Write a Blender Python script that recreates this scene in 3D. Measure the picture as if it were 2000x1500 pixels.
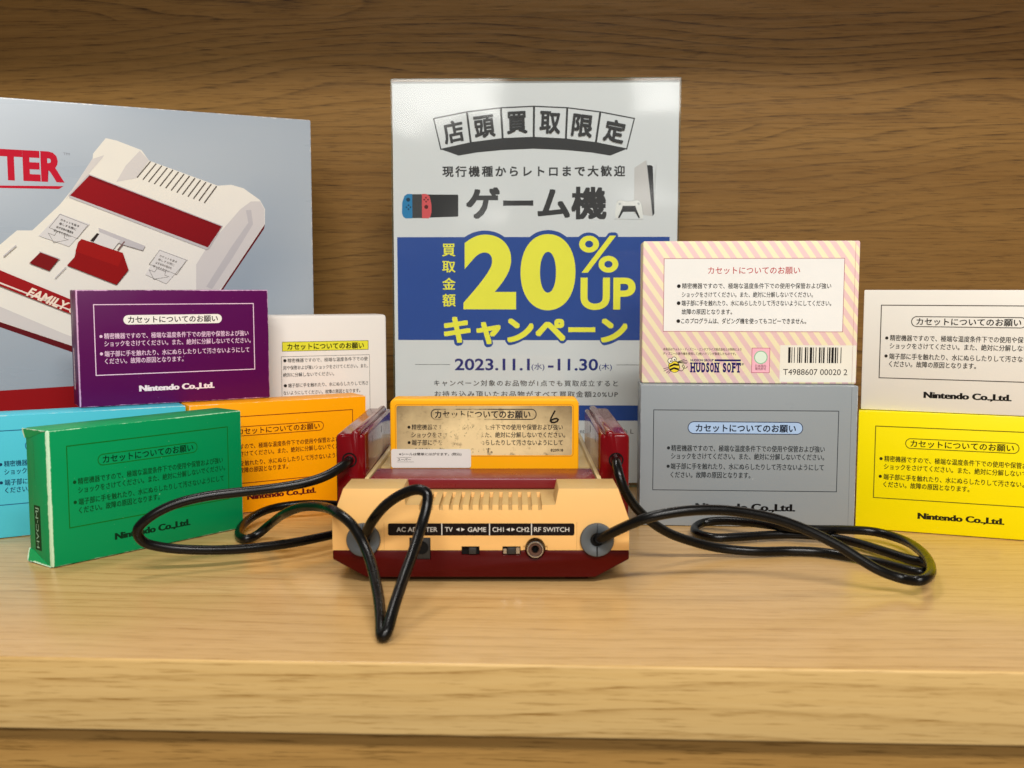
import bpy, bmesh, math, random
from mathutils import Vector, Matrix
random.seed(7)
S = bpy.context.scene
for o in list(bpy.data.objects):
    bpy.data.objects.remove(o, do_unlink=True)
COL = S.collection
MM = 0.001

# ------------------------------------------------------------------ camera
cam_d = bpy.data.cameras.new("camera")
cam_d.sensor_width = 36.0
cam_d.lens = 36.29
cam_d.clip_start = 0.01
cam_d.clip_end = 60
cam_d.dof.use_dof = True
cam_d.dof.focus_distance = 0.64
cam_d.dof.aperture_fstop = 15.0
cam = bpy.data.objects.new("camera", cam_d)
COL.objects.link(cam)
cam.location = (0, 0, 0.14902)
cam.rotation_euler = (math.radians(90 - 5.296), 0, 0)
S.camera = cam

# ------------------------------------------------------------------ world: dim indoor ambience of a lit shop
w = bpy.data.worlds.new("World")
S.world = w
w.use_nodes = True
bg = w.node_tree.nodes["Background"]
bg.inputs[0].default_value = (1.0, 0.95, 0.88, 1)
bg.inputs[1].default_value = 0.20

# ------------------------------------------------------------------ ceiling lamps of the shop and one added fill light
def area(name, loc, aim, sx, sy, power, col=(1.0, 0.97, 0.93)):
    d = bpy.data.lights.new(name, 'AREA')
    d.shape = 'RECTANGLE'
    d.size = sx
    d.size_y = sy
    d.energy = power
    d.color = col
    o = bpy.data.objects.new(name, d)
    COL.objects.link(o)
    o.location = loc
    o.rotation_euler = (Vector(aim) - Vector(loc)).to_track_quat('-Z', 'Y').to_euler()
    return o
area("ceiling_or_fill_lamp", (0.30, -1.30, 2.05), (0.0, 0.60, 0.05), 1.7, 0.22, 92)
area("ceiling_or_fill_lamp", (-0.45, 0.98, 2.05), (0.0, 0.50, 0.0), 1.0, 0.22, 20)
area("ceiling_or_fill_lamp", (0.2, -3.4, 1.9), (0.0, 0.7, 0.1), 2.6, 0.5, 85)  # added fill light from behind the camera, not a lamp of the shop
area("ceiling_or_fill_lamp", (-1.25, -8.0, 1.75), (-1.25, -7.99, 0.0), 0.8, 4.0, 85)
area("ceiling_or_fill_lamp", (1.30, -8.0, 1.75), (1.30, -7.99, 0.0), 0.8, 4.0, 85)

S.view_settings.view_transform = 'Standard'
S.view_settings.look = 'None'
S.view_settings.exposure = -0.45
S.view_settings.gamma = 1.0
S.view_settings.use_curve_mapping = False
S.render.engine = 'CYCLES'
S.cycles.use_denoising = True
S.cycles.max_bounces = 8
S.cycles.transparent_max_bounces = 12
S.cycles.caustics_reflective = False
S.cycles.caustics_refractive = False

# ================================================================== materials
def srgb(hexs):
    hexs = hexs.lstrip('#')
    out = []
    for i in (0, 2, 4):
        c = int(hexs[i:i + 2], 16) / 255
        out.append(c / 12.92 if c <= 0.04045 else ((c + 0.055) / 1.055) ** 2.4)
    return (*out, 1)

def new_mat(name):
    m = bpy.data.materials.new(name)
    m.use_nodes = True
    nt = m.node_tree
    nt.nodes.clear()
    out = nt.nodes.new("ShaderNodeOutputMaterial")
    b = nt.nodes.new("ShaderNodeBsdfPrincipled")
    nt.links.new(b.outputs[0], out.inputs[0])
    return m, nt, b, out

def N(nt, kind, **kw):
    n = nt.nodes.new("ShaderNode" + kind)
    for k, v in kw.items():
        if k.startswith('i'):
            n.inputs[int(k[1:])].default_value = v
        else:
            setattr(n, k, v)
    return n

def math_n(nt, op, a, b=None, c=None, clamp=False):
    n = nt.nodes.new("ShaderNodeMath")
    n.operation = op
    n.use_clamp = clamp
    for i, x in enumerate((a, b, c)):
        if x is None:
            continue
        if isinstance(x, (int, float)):
            n.inputs[i].default_value = x
        else:
            nt.links.new(x, n.inputs[i])
    return n.outputs[0]

def mixc(nt, fac, a, b):
    n = nt.nodes.new("ShaderNodeMix")
    n.data_type = 'RGBA'
    for i, x in ((0, fac), (6, a), (7, b)):
        if isinstance(x, (int, float, tuple)):
            n.inputs[i].default_value = x
        else:
            nt.links.new(x, n.inputs[i])
    return n.outputs[2]

def maprange(nt, v, a, b, c=0.0, d=1.0):
    n = nt.nodes.new("ShaderNodeMapRange")
    nt.links.new(v, n.inputs[0])
    for i, x in enumerate((a, b, c, d)):
        n.inputs[i + 1].default_value = x
    return n.outputs[0]

def scaled_noise(nt, scale, detail=3, rough=0.55, vec=None, dist=0.0):
    if vec is None:
        vec = nt.nodes.new("ShaderNodeTexCoord").outputs['Object']
    mp = nt.nodes.new("ShaderNodeMapping")
    mp.inputs[3].default_value = scale
    nt.links.new(vec, mp.inputs[0])
    n = nt.nodes.new("ShaderNodeTexNoise")
    n.inputs['Scale'].default_value = 1
    n.inputs['Detail'].default_value = detail
    n.inputs['Roughness'].default_value = rough
    n.inputs['Distortion'].default_value = dist
    nt.links.new(mp.outputs[0], n.inputs[0])
    return n.outputs[0]

def bump(nt, b, h, strength, dist=0.001):
    n = nt.nodes.new("ShaderNodeBump")
    n.inputs['Strength'].default_value = strength
    n.inputs['Distance'].default_value = dist
    nt.links.new(h, n.inputs['Height'])
    nt.links.new(n.outputs[0], b.inputs['Normal'])

_ink = {}
def ink(hexs, rough=0.5, spec=0.12):
    """flat printed colour with a slight mottling of the print"""
    k = (hexs, rough, spec)
    if k in _ink:
        return _ink[k]
    m, nt, b, out = new_mat("ink_" + hexs.lstrip('#'))
    n = scaled_noise(nt, (60, 60, 60), 2)
    c = srgb(hexs)
    lo = tuple(x * 0.93 for x in c[:3]) + (1,)
    nt.links.new(mixc(nt, n, lo, c), b.inputs['Base Color'])
    b.inputs['Roughness'].default_value = rough
    b.inputs['Specular IOR Level'].default_value = spec
    _ink[k] = m
    return m

def plastic(name, hexs, rough=0.35, spec=0.3, grain=0.05, var=0.92, scale=900):
    m, nt, b, out = new_mat(name)
    n = scaled_noise(nt, (25, 25, 25), 4)
    c = srgb(hexs)
    lo = tuple(x * var for x in c[:3]) + (1,)
    nt.links.new(mixc(nt, n, lo, c), b.inputs['Base Color'])
    r = scaled_noise(nt, (90, 90, 90), 3)
    nt.links.new(maprange(nt, r, 0.3, 0.7, rough * 0.85, rough * 1.2), b.inputs['Roughness'])
    b.inputs['Specular IOR Level'].default_value = spec
    if grain:
        bump(nt, b, scaled_noise(nt, (scale, scale, scale), 2), grain, 0.0002)
    return m

def card(name, hexs, W, D, H, wear=0.35, left_wear=0.0, worn='#e8e4da', rough=0.38, stripes=None, spec=0.14):
    """printed carton: colour, rubbed edges, faint scuffs. Object space: x centred, y 0..D, z 0..H (metres)."""
    m, nt, b, out = new_mat(name)
    tc = nt.nodes.new("ShaderNodeTexCoord").outputs['Object']
    sp = nt.nodes.new("ShaderNodeSeparateXYZ")
    nt.links.new(tc, sp.inputs[0])
    x, y, z = sp.outputs
    c = srgb(hexs)
    if stripes:
        t = math_n(nt, 'ADD', math_n(nt, 'MULTIPLY', x, 0.815), math_n(nt, 'MULTIPLY', z, 0.58))
        t = math_n(nt, 'ADD', t, math_n(nt, 'MULTIPLY', y, 0.4))
        fr = math_n(nt, 'FRACT', math_n(nt, 'DIVIDE', math_n(nt, 'ADD', t, 1.0), 0.0061))
        base = mixc(nt, maprange(nt, math_n(nt, 'PINGPONG', fr, 0.5), 0.235, 0.265), srgb(stripes), c)
    else:
        n0 = scaled_noise(nt, (14, 14, 14), 3)
        base = mixc(nt, n0, tuple(v * 0.95 for v in c[:3]) + (1,), c)
    ax = math_n(nt, 'SUBTRACT', W / 2, math_n(nt, 'ABSOLUTE', x))
    ay = math_n(nt, 'SUBTRACT', D / 2, math_n(nt, 'ABSOLUTE', math_n(nt, 'SUBTRACT', y, D / 2)))
    az = math_n(nt, 'SUBTRACT', H / 2, math_n(nt, 'ABSOLUTE', math_n(nt, 'SUBTRACT', z, H / 2)))
    med = math_n(nt, 'MAXIMUM', math_n(nt, 'MINIMUM', ax, ay), math_n(nt, 'MINIMUM', math_n(nt, 'MAXIMUM', ax, ay), az))
    ne = scaled_noise(nt, (260, 260, 260), 4, 0.7)
    ne2 = scaled_noise(nt, (35, 35, 35), 2)
    thr = math_n(nt, 'MULTIPLY', math_n(nt, 'SUBTRACT', math_n(nt, 'ADD', ne, ne2), 0.72), wear * 0.004)
    mask = maprange(nt, math_n(nt, 'SUBTRACT', thr, med), -0.0001, 0.0003)
    if left_wear:
        dl = math_n(nt, 'MAXIMUM', math_n(nt, 'ADD', x, W / 2), math_n(nt, 'MULTIPLY', y, 0.5))
        th2 = math_n(nt, 'MULTIPLY', math_n(nt, 'ADD', math_n(nt, 'MULTIPLY', ne, 0.9), 0.35), left_wear * MM)
        mask = math_n(nt, 'MAXIMUM', mask, maprange(nt, math_n(nt, 'SUBTRACT', th2, dl), -0.0001, 0.0003))
    sc = maprange(nt, scaled_noise(nt, (420, 420, 420), 2, 0.5), 0.735, 0.79, 0.0, 0.4)
    mask = math_n(nt, 'MAXIMUM', mask, math_n(nt, 'MULTIPLY', sc, min(1.0, wear * 2.5)))
    nt.links.new(mixc(nt, mask, base, srgb(worn)), b.inputs['Base Color'])
    r = scaled_noise(nt, (30, 120, 60), 4)
    nt.links.new(maprange(nt, r, 0.3, 0.7, rough * 0.8, rough * 1.25), b.inputs['Roughness'])
    b.inputs['Specular IOR Level'].default_value = spec
    bump(nt, b, scaled_noise(nt, (18, 18, 18), 2), 0.25, 0.002)
    return m

def wood(name, light, dark, pore, fig=1.0, warp=0.085, freq=0.0085, gloss=0.42, plank=0.0, seed=0.0, contrast=1.0, spec=0.22, bmp=0.12):
    """oak: long fibres along x, figure lines from warped growth layers, broken into pores"""
    m, nt, b, out = new_mat(name)
    tc = nt.nodes.new("ShaderNodeTexCoord").outputs['Object']
    sp = nt.nodes.new("ShaderNodeSeparateXYZ")
    nt.links.new(tc, sp.inputs[0])
    x, y, z = sp.outputs
    cross = math_n(nt, 'ADD', z, math_n(nt, 'MULTIPLY', y, 1.0))
    if plank:
        idx = math_n(nt, 'FLOOR', math_n(nt, 'DIVIDE', math_n(nt, 'ADD', cross, seed), plank))
        wn = nt.nodes.new("ShaderNodeTexWhiteNoise")
        wn.noise_dimensions = '1D'
        nt.links.new(idx, wn.inputs['W'])
        rnd = wn.outputs[0]
    else:
        rnd = math_n(nt, 'ADD', 0.5, 0.0)
    cb = nt.nodes.new("ShaderNodeCombineXYZ")
    nt.links.new(math_n(nt, 'ADD', x, math_n(nt, 'MULTIPLY', rnd, 7.3)), cb.inputs[0])
    nt.links.new(y, cb.inputs[1])
    nt.links.new(math_n(nt, 'ADD', z, seed), cb.inputs[2])
    v = cb.outputs[0]
    w1 = scaled_noise(nt, (2.0, 10, 10), 2.0, 0.4, v, 0.2)
    w2 = scaled_noise(nt, (9, 60, 60), 2, 0.5, v)
    h = math_n(nt, 'ADD', cross, math_n(nt, 'MULTIPLY', math_n(nt, 'SUBTRACT', w1, 0.5), warp))
    h = math_n(nt, 'ADD', h, math_n(nt, 'MULTIPLY', math_n(nt, 'SUBTRACT', w2, 0.5), 0.0035))
    fr = math_n(nt, 'FRACT', math_n(nt, 'DIVIDE', h, freq))
    ring = math_n(nt, 'POWER', fr, 5.0)
    edge = maprange(nt, fr, 0.93, 1.0, 1.0, 0.0)
    ring = math_n(nt, 'MULTIPLY', ring, edge)
    dash = scaled_noise(nt, (36, 470, 470), 3, 0.6, v)
    dashm = maprange(nt, dash, 0.44, 0.56)
    pores = maprange(nt, scaled_noise(nt, (40, 900, 900), 3, 0.6, v), 0.55, 0.66)
    fine = scaled_noise(nt, (16, 520, 520), 5, 0.7, v)
    tone = scaled_noise(nt, (1.6, 22, 22), 3, 0.5, v)
    amt = maprange(nt, scaled_noise(nt, (1.3, 6, 6), 1, 0.5, v), 0.35, 0.62, 0.25, 1.0)
    f1 = math_n(nt, 'ADD', math_n(nt, 'MULTIPLY', math_n(nt, 'SUBTRACT', fine, 0.5), 1.1 * contrast),
                math_n(nt, 'MULTIPLY', math_n(nt, 'SUBTRACT', tone, 0.5), 1.2 * contrast))
    f1 = math_n(nt, 'ADD', f1, math_n(nt, 'MULTIPLY', math_n(nt, 'SUBTRACT', rnd, 0.5), 0.25), clamp=False)
    f1 = math_n(nt, 'ADD', f1, 0.40, clamp=True)
    col = mixc(nt, f1, srgb(light), srgb(dark))
    lines = math_n(nt, 'MULTIPLY', math_n(nt, 'MULTIPLY', ring, math_n(nt, 'ADD', math_n(nt, 'MULTIPLY', dashm, 0.6), 0.4)), amt)
    lines = math_n(nt, 'MULTIPLY', lines, 1.15 * fig)
    pf = math_n(nt, 'ADD', lines, math_n(nt, 'MULTIPLY', pores, 0.55 * contrast), clamp=True)
    col = mixc(nt, pf, col, srgb(pore))
    if plank:
        pfr = math_n(nt, 'FRACT', math_n(nt, 'DIVIDE', math_n(nt, 'ADD', cross, seed), plank))
        seam = math_n(nt, 'LESS_THAN', math_n(nt, 'PINGPONG', pfr, 0.5), 0.003)
        col = mixc(nt, math_n(nt, 'MULTIPLY', seam, 0.35), col, srgb(pore))
    nt.links.new(col, b.inputs['Base Color'])
    nt.links.new(maprange(nt, fine, 0.3, 0.7, gloss * 0.9, gloss * 1.15), b.inputs['Roughness'])
    b.inputs['Specular IOR Level'].default_value = spec
    bump(nt, b, math_n(nt, 'SUBTRACT', fine, pf), bmp, 0.0006)
    return m

M_beige = plastic("yellowed_plastic", '#f4c178', 0.45, 0.22, 0.08, 0.84)
M_beige_pale = plastic("pale_yellowed_plastic", '#cbb27e', 0.42, 0.25, 0.08)
M_beige_tan = plastic("tan_plastic", '#c3a066', 0.45, 0.22, 0.08)
M_red = plastic("dark_red_plastic", '#4a0402', 0.40, 0.15, 0.10)
M_redgloss = plastic("red_plastic", '#6e040c', 0.13, 0.30, 0.0)
M_redmatte = plastic("satin_red_plastic", '#74101a', 0.30, 0.5, 0.06)
M_cart = plastic("orange_yellow_plastic", '#fbb012', 0.40, 0.18, 0.06)
M_black = plastic("black_plastic", '#141312', 0.4, 0.5, 0.05)
M_cord = plastic("black_cord_rubber", '#080706', 0.27, 0.28, 0.0)
M_grey = plastic("grey_rubber", '#54595c', 0.5, 0.4, 0.05)
M_dark = plastic("dark_hole", '#070605', 0.7, 0.2, 0.0)
M_charcoal = plastic("charcoal_plastic", '#2b2a28', 0.45, 0.4, 0.05)
M_metal, _nt, _b, _o = new_mat("nickel_plate")
_b.inputs['Base Color'].default_value = srgb('#cfc9c2')
_b.inputs['Metallic'].default_value = 1.0
_n = scaled_noise(_nt, (400, 400, 400), 3)
_nt.links.new(maprange(_nt, _n, 0.3, 0.7, 0.18, 0.32), _b.inputs['Roughness'])

# acrylic sheet of the sign holder
def acrylic(name, tint):
    m = bpy.data.materials.new(name)
    m.use_nodes = True
    nt = m.node_tree
    nt.nodes.clear()
    out = nt.nodes.new("ShaderNodeOutputMaterial")
    mix = nt.nodes.new("ShaderNodeMixShader")
    tr = nt.nodes.new("ShaderNodeBsdfTransparent")
    tr.inputs[0].default_value = tint
    gl = nt.nodes.new("ShaderNodeBsdfGlossy")
    gl.inputs['Roughness'].default_value = 0.09
    lw = nt.nodes.new("ShaderNodeLayerWeight")          # reflectance of a thin sheet, the same from both sides
    fres = math_n(nt, 'ADD', math_n(nt, 'MULTIPLY', math_n(nt, 'POWER', lw.outputs['Facing'], 5.0), 0.96), 0.04)
    h = scaled_noise(nt, (7, 7, 7), 1.5, 0.4)
    bp = nt.nodes.new("ShaderNodeBump")
    bp.inputs['Strength'].default_value = 0.6
    bp.inputs['Distance'].default_value = 0.012
    nt.links.new(h, bp.inputs['Height'])
    nt.links.new(bp.outputs[0], gl.inputs['Normal'])
    nt.links.new(fres, mix.inputs[0])
    nt.links.new(tr.outputs[0], mix.inputs[1])
    nt.links.new(gl.outputs[0], mix.inputs[2])
    nt.links.new(mix.outputs[0], out.inputs[0])
    return m
M_acrylic = acrylic("clear_acrylic", (0.985, 0.995, 0.985, 1))
M_acredge = plastic("acrylic_edge", '#7fa58a', 0.2, 0.4, 0.0)

# ================================================================== geometry helpers
def link(name, me, parent=None, mats=(), loc=None, rz=None):
    o = bpy.data.objects.new(name, me)
    COL.objects.link(o)
    for m in mats:
        me.materials.append(m)
    if parent is not None:
        o.parent = parent
    if loc is not None:
        o.location = loc
    if rz is not None:
        o.rotation_euler = (0, 0, rz)
    return o

def empty(name, loc=(0, 0, 0), rz=0.0):
    o = bpy.data.objects.new(name, None)
    COL.objects.link(o)
    o.empty_display_size = 0.02
    o.location = loc
    o.rotation_euler = (0, 0, rz)
    return o

def tag(o, label=None, cat=None, group=None, kind=None):
    if label: o['label'] = label
    if cat: o['category'] = cat
    if group: o['group'] = group
    if kind: o['kind'] = kind
    return o

def bm_obj(name, bm, parent=None, mats=(), smooth=False, loc=None, rz=None):
    me = bpy.data.meshes.new(name)
    bmesh.ops.recalc_face_normals(bm, faces=bm.faces)
    bm.to_mesh(me)
    bm.free()
    if smooth:
        for p in me.polygons:
            p.use_smooth = True
        me.set_sharp_from_angle(angle=math.radians(35))
    return link(name, me, parent, mats, loc, rz)

def add_box(bm, x0, x1, y0, y1, z0, z1, bevel=0.0, seg=2, mi=0):
    """box in mm"""
    b = bmesh.new()
    bmesh.ops.create_cube(b, size=1.0)
    for v in b.verts:
        v.co = Vector(((x0 + x1) / 2 + v.co.x * (x1 - x0), (y0 + y1) / 2 + v.co.y * (y1 - y0), (z0 + z1) / 2 + v.co.z * (z1 - z0))) * MM
    if bevel:
        bmesh.ops.bevel(b, geom=list(b.edges), offset=bevel * MM, segments=seg, profile=0.5, affect='EDGES')
    for f in b.faces:
        f.material_index = mi
    merge(bm, b)

def merge(bm, b):
    me = bpy.data.meshes.new("tmp")
    b.to_mesh(me)
    b.free()
    bm.from_mesh(me)
    bpy.data.meshes.remove(me)

def add_prism(bm, poly, y0, y1, bevel=0.0, seg=2, mi=0, inset=None):
    """polygon in the xz plane (mm), extruded along y"""
    b = bmesh.new()
    a = [b.verts.new((x * MM, y0 * MM, z * MM)) for x, z in poly]
    c = [b.verts.new((x * MM, y1 * MM, z * MM)) for x, z in poly]
    n = len(poly)
    b.faces.new(a)
    b.faces.new(list(reversed(c)))
    for i in range(n):
        b.faces.new((a[i], c[i], c[(i + 1) % n], a[(i + 1) % n]))
    bmesh.ops.recalc_face_normals(b, faces=b.faces)
    if bevel:
        es = [e for e in b.edges if len(e.link_faces) == 2 and e.calc_face_angle(0) > math.radians(25)]
        bmesh.ops.bevel(b, geom=es, offset=bevel * MM, segments=seg, profile=0.5, affect='EDGES')
    for f in b.faces:
        f.material_index = mi
    merge(bm, b)

def add_lathe_y(bm, cx, cz, prof, seg=40, mi=0):
    """profile of (radius, y) in mm turned about an axis parallel to y"""
    rings = []
    for r, y in prof:
        rings.append([bm.verts.new(((cx + r * math.cos(2 * math.pi * k / seg)) * MM, y * MM, (cz + r * math.sin(2 * math.pi * k / seg)) * MM)) for k in range(seg)] if r > 1e-6 else [bm.verts.new((cx * MM, y * MM, cz * MM))])
    for a, b in zip(rings, rings[1:]):
        for k in range(seg):
            k2 = (k + 1) % seg
            if len(a) == 1:
                f = bm.faces.new((a[0], b[k], b[k2]))
            elif len(b) == 1:
                f = bm.faces.new((a[k], b[0], a[k2]))
            else:
                f = bm.faces.new((a[k], b[k], b[k2], a[k2]))
            f.material_index = mi

def catmull(pts, n=8):
    P = [Vector(p) for p in pts]
    P = [P[0] * 2 - P[1]] + P + [P[-1] * 2 - P[-2]]
    out = []
    for i in range(1, len(P) - 2):
        p0, p1, p2, p3 = P[i - 1:i + 3]
        # centripetal parametrisation keeps tight bends round
        t = [0.0]
        for a, b in ((p0, p1), (p1, p2), (p2, p3)):
            t.append(t[-1] + max((b - a).length, 1e-6) ** 0.5)
        for k in range(n):
            u = t[1] + (t[2] - t[1]) * k / n
            A1 = p0 * ((t[1] - u) / (t[1] - t[0])) + p1 * ((u - t[0]) / (t[1] - t[0]))
            A2 = p1 * ((t[2] - u) / (t[2] - t[1])) + p2 * ((u - t[1]) / (t[2] - t[1]))
            A3 = p2 * ((t[3] - u) / (t[3] - t[2])) + p3 * ((u - t[2]) / (t[3] - t[2]))
            B1 = A1 * ((t[2] - u) / (t[2] - t[0])) + A2 * ((u - t[0]) / (t[2] - t[0]))
            B2 = A2 * ((t[3] - u) / (t[3] - t[1])) + A3 * ((u - t[1]) / (t[3] - t[1]))
            out.append(B1 * ((t[2] - u) / (t[2] - t[1])) + B2 * ((u - t[1]) / (t[2] - t[1])))
    out.append(P[-2])
    # even out the path and soften it a little
    for _ in range(3):
        out = [out[0]] + [(out[i - 1] + out[i] * 2 + out[i + 1]) / 4 for i in range(1, len(out) - 1)] + [out[-1]]
    return out

def tube(name, pts, rad, mat, parent=None, seg=14):
    path = catmull(pts)
    bm = bmesh.new()
    rings = []
    up = Vector((0, 0, 1))
    prev = None
    for i, p in enumerate(path):
        t = (path[min(i + 1, len(path) - 1)] - path[max(i - 1, 0)]).normalized()
        if prev is None:
            n = t.cross(up).normalized()
        else:
            n = (prev - t * prev.dot(t)).normalized()
        prev = n
        b = t.cross(n)
        rings.append([bm.verts.new(p + (n * math.cos(2 * math.pi * k / seg) + b * math.sin(2 * math.pi * k / seg)) * rad) for k in range(seg)])
    for a, b in zip(rings, rings[1:]):
        for k in range(seg):
            bm.faces.new((a[k], a[(k + 1) % seg], b[(k + 1) % seg], b[k]))
    bm.faces.new(rings[0])
    bm.faces.new(rings[-1])
    return bm_obj(name, bm, parent, [mat], smooth=True)

# ------------------------------------------------------------------ lettering: glyph outlines turned into flat mesh
_glyph = {}
def glyphs(body, res=3, sp=1.0, off=0.0):
    k = (body, res, sp, off)
    if k in _glyph:
        return _glyph[k]
    c = bpy.data.curves.new("lettering", 'FONT')
    c.body = body
    c.size = 1.0
    c.offset = off
    c.space_character = sp
    c.resolution_u = res
    o = bpy.data.objects.new("lettering", c)
    COL.objects.link(o)
    dg = bpy.context.evaluated_depsgraph_get()
    me = bpy.data.meshes.new_from_object(o.evaluated_get(dg))
    vs = [(v.co.x, v.co.y) for v in me.vertices]
    fs = [tuple(p.vertices) for p in me.polygons]
    bpy.data.objects.remove(o)
    bpy.data.curves.remove(c)
    bpy.data.meshes.remove(me)
    xs = [v[0] for v in vs]
    ys = [v[1] for v in vs]
    _glyph[k] = (vs, fs, min(xs), max(xs), min(ys), max(ys))
    return _glyph[k]

def spread(b):
    """offsets that thicken a stroke by b on every side"""
    if b <= 0:
        return [(0, 0)]
    if b < 0.02:
        return [(-b, -b * 0.6), (b, -b * 0.6), (b, b * 0.6), (-b, b * 0.6)]
    return [(-b, -b), (b, -b), (b, b), (-b, b), (0, b), (0, -b), (b, 0), (-b, 0)]

class Sheet:
    """flat printing on a vertical face (normal -y): x right, z up, mm; each call lies a hair in front of the last"""
    def __init__(self, off=0.05, step=0.004):
        self.v, self.f, self.mi, self.mats = [], [], [], []
        self.off, self.step, self.n = off, step, 0
    def _m(self, m):
        if isinstance(m, str):
            m = ink(m)
        if m not in self.mats:
            self.mats.append(m)
        return self.mats.index(m)
    def _y(self):
        y = -(self.off + self.step * self.n)
        self.n += 1
        return y
    def raw(self, m, vs, fs, y=None):
        y = self._y() if y is None else y
        b = len(self.v)
        i = self._m(m)
        self.v += [(x * MM, y * MM, z * MM) for x, z in vs]
        for f in fs:
            self.f.append([b + k for k in f])
            self.mi.append(i)
    def poly(self, m, pts):
        self.raw(m, pts, [list(range(len(pts)))])
    def rect(self, m, x0, z0, x1, z1):
        self.poly(m, [(x0, z0), (x1, z0), (x1, z1), (x0, z1)])
    def path(self, m, pts, wd, closed=False):
        P = [Vector((p[0], p[1])) for p in pts]
        n = len(P)
        L, R = [], []
        for i in range(n):
            a = P[(i - 1) % n] if (closed or i > 0) else None
            b = P[(i + 1) % n] if (closed or i < n - 1) else None
            d1 = (P[i] - a).normalized() if a is not None else (b - P[i]).normalized()
            d2 = (b - P[i]).normalized() if b is not None else d1
            n1, n2 = Vector((-d1.y, d1.x)), Vector((-d2.y, d2.x))
            mt = n1 + n2
            if mt.length < 1e-6: mt = n1
            mt.normalize()
            k = wd / 2 / max(0.35, mt.dot(n1))
            L.append(P[i] + mt * k)
            R.append(P[i] - mt * k)
        vs = [tuple(p) for p in L] + [tuple(p) for p in R]
        fs = []
        for i in range(n if closed else n - 1):
            j = (i + 1) % n
            fs.append((i, n + i, n + j, j))
        self.raw(m, vs, fs)
    def rrect_pts(self, x0, z0, x1, z1, r, seg=8):
        out = []
        for cx, cz, a0 in ((x1 - r, z1 - r, 0), (x0 + r, z1 - r, 90), (x0 + r, z0 + r, 180), (x1 - r, z0 + r, 270)):
            for k in range(seg + 1):
                a = math.radians(a0 + 90 * k / seg)
                out.append((cx + r * math.cos(a), cz + r * math.sin(a)))
        return out
    def rrect(self, m, x0, z0, x1, z1, r):
        self.poly(m, self.rrect_pts(x0, z0, x1, z1, r))
    def rring(self, m, x0, z0, x1, z1, r, wd):
        self.path(m, self.rrect_pts(x0, z0, x1, z1, r), wd, True)
    def frame(self, m, x0, z0, x1, z1, wd):
        self.path(m, [(x0, z0), (x1, z0), (x1, z1), (x0, z1)], wd, True)
    def disc(self, m, cx, cz, r, rz=None, seg=20, rot=0.0):
        rz = rz or r
        c, s = math.cos(rot), math.sin(rot)
        self.poly(m, [(cx + r * math.cos(t) * c - rz * math.sin(t) * s, cz + r * math.cos(t) * s + rz * math.sin(t) * c) for t in [2 * math.pi * k / seg for k in range(seg)]])
    def text(self, m, body, x0, x1, zc, em, bold=0.012, res=2, sp=1.0):
        """one line of characters: ink runs x0..x1, body height em centred on zc"""
        vs, fs, a, b, lo, hi = glyphs(body, res, sp)
        sx = (x1 - x0) / (b - a)
        for kx, kz in spread(bold):
            self.raw(m, [(x0 + (x - a) * sx + kx * em, zc + (y - 0.37 + kz) * em) for x, y in vs], fs)
    def fit(self, m, body, x0, x1, z0, z1, bold=0.0, res=3, rot=0.0, shear=0.0):
        """ink box fitted to x0..x1, z0..z1; then turned by rot about its centre"""
        latin = body.isascii()
        vs, fs, a, b, lo, hi = glyphs(body, res, 1.0, bold if latin else 0.0)
        if bold and not latin:
            em = (z1 - z0) / (hi - lo)
            for kx, kz in spread(bold):
                self.fit(m, body, x0 + (bold + kx) * em, x1 - (bold - kx) * em, z0 + (bold + kz) * em, z1 - (bold - kz) * em, 0.0, res, rot, shear)
            return
        cx, cz = (x0 + x1) / 2, (z0 + z1) / 2
        out = []
        for x, y in vs:
            px = (x - (a + b) / 2) / (b - a) * (x1 - x0)
            pz = (y - (lo + hi) / 2) / (hi - lo) * (z1 - z0)
            px += pz * shear
            out.append((cx + px * math.cos(rot) - pz * math.sin(rot), cz + px * math.sin(rot) + pz * math.cos(rot)))
        self.raw(m, out, fs)
    def heavy(self, m, body, x0, x1, z0, z1, spread=0.35, bold=0.01):
        """wide display letters: thick uprights, thin bars"""
        for k in (-1, -0.5, 0, 0.5, 1):
            self.fit(m, body, x0 + spread * (1 + k), x1 - spread * (1 - k), z0, z1, bold)
    def build(self, name, parent, y=0.0, loc=None, rot=None):
        me = bpy.data.meshes.new(name)
        me.from_pydata([(a, b + y * MM, c) for a, b, c in self.v], [], self.f)
        me.polygons.foreach_set("material_index", self.mi)
        o = link(name, me, parent, self.mats)
        if loc: o.location = loc
        if rot: o.rotation_euler = rot
        return o

TITLE = "カセットについてのお願い"
NOTE = ["精密機器ですので、極端な温度条件下での使用や保管および強い",
        "ショックをさけてください。また、絶対に分解しないでください。",
        "端子部に手を触れたり、水にぬらしたりして汚さないようにして",
        "ください。故障の原因となります。"]
MAKER = "Nintendo Co.,Ltd."

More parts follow.
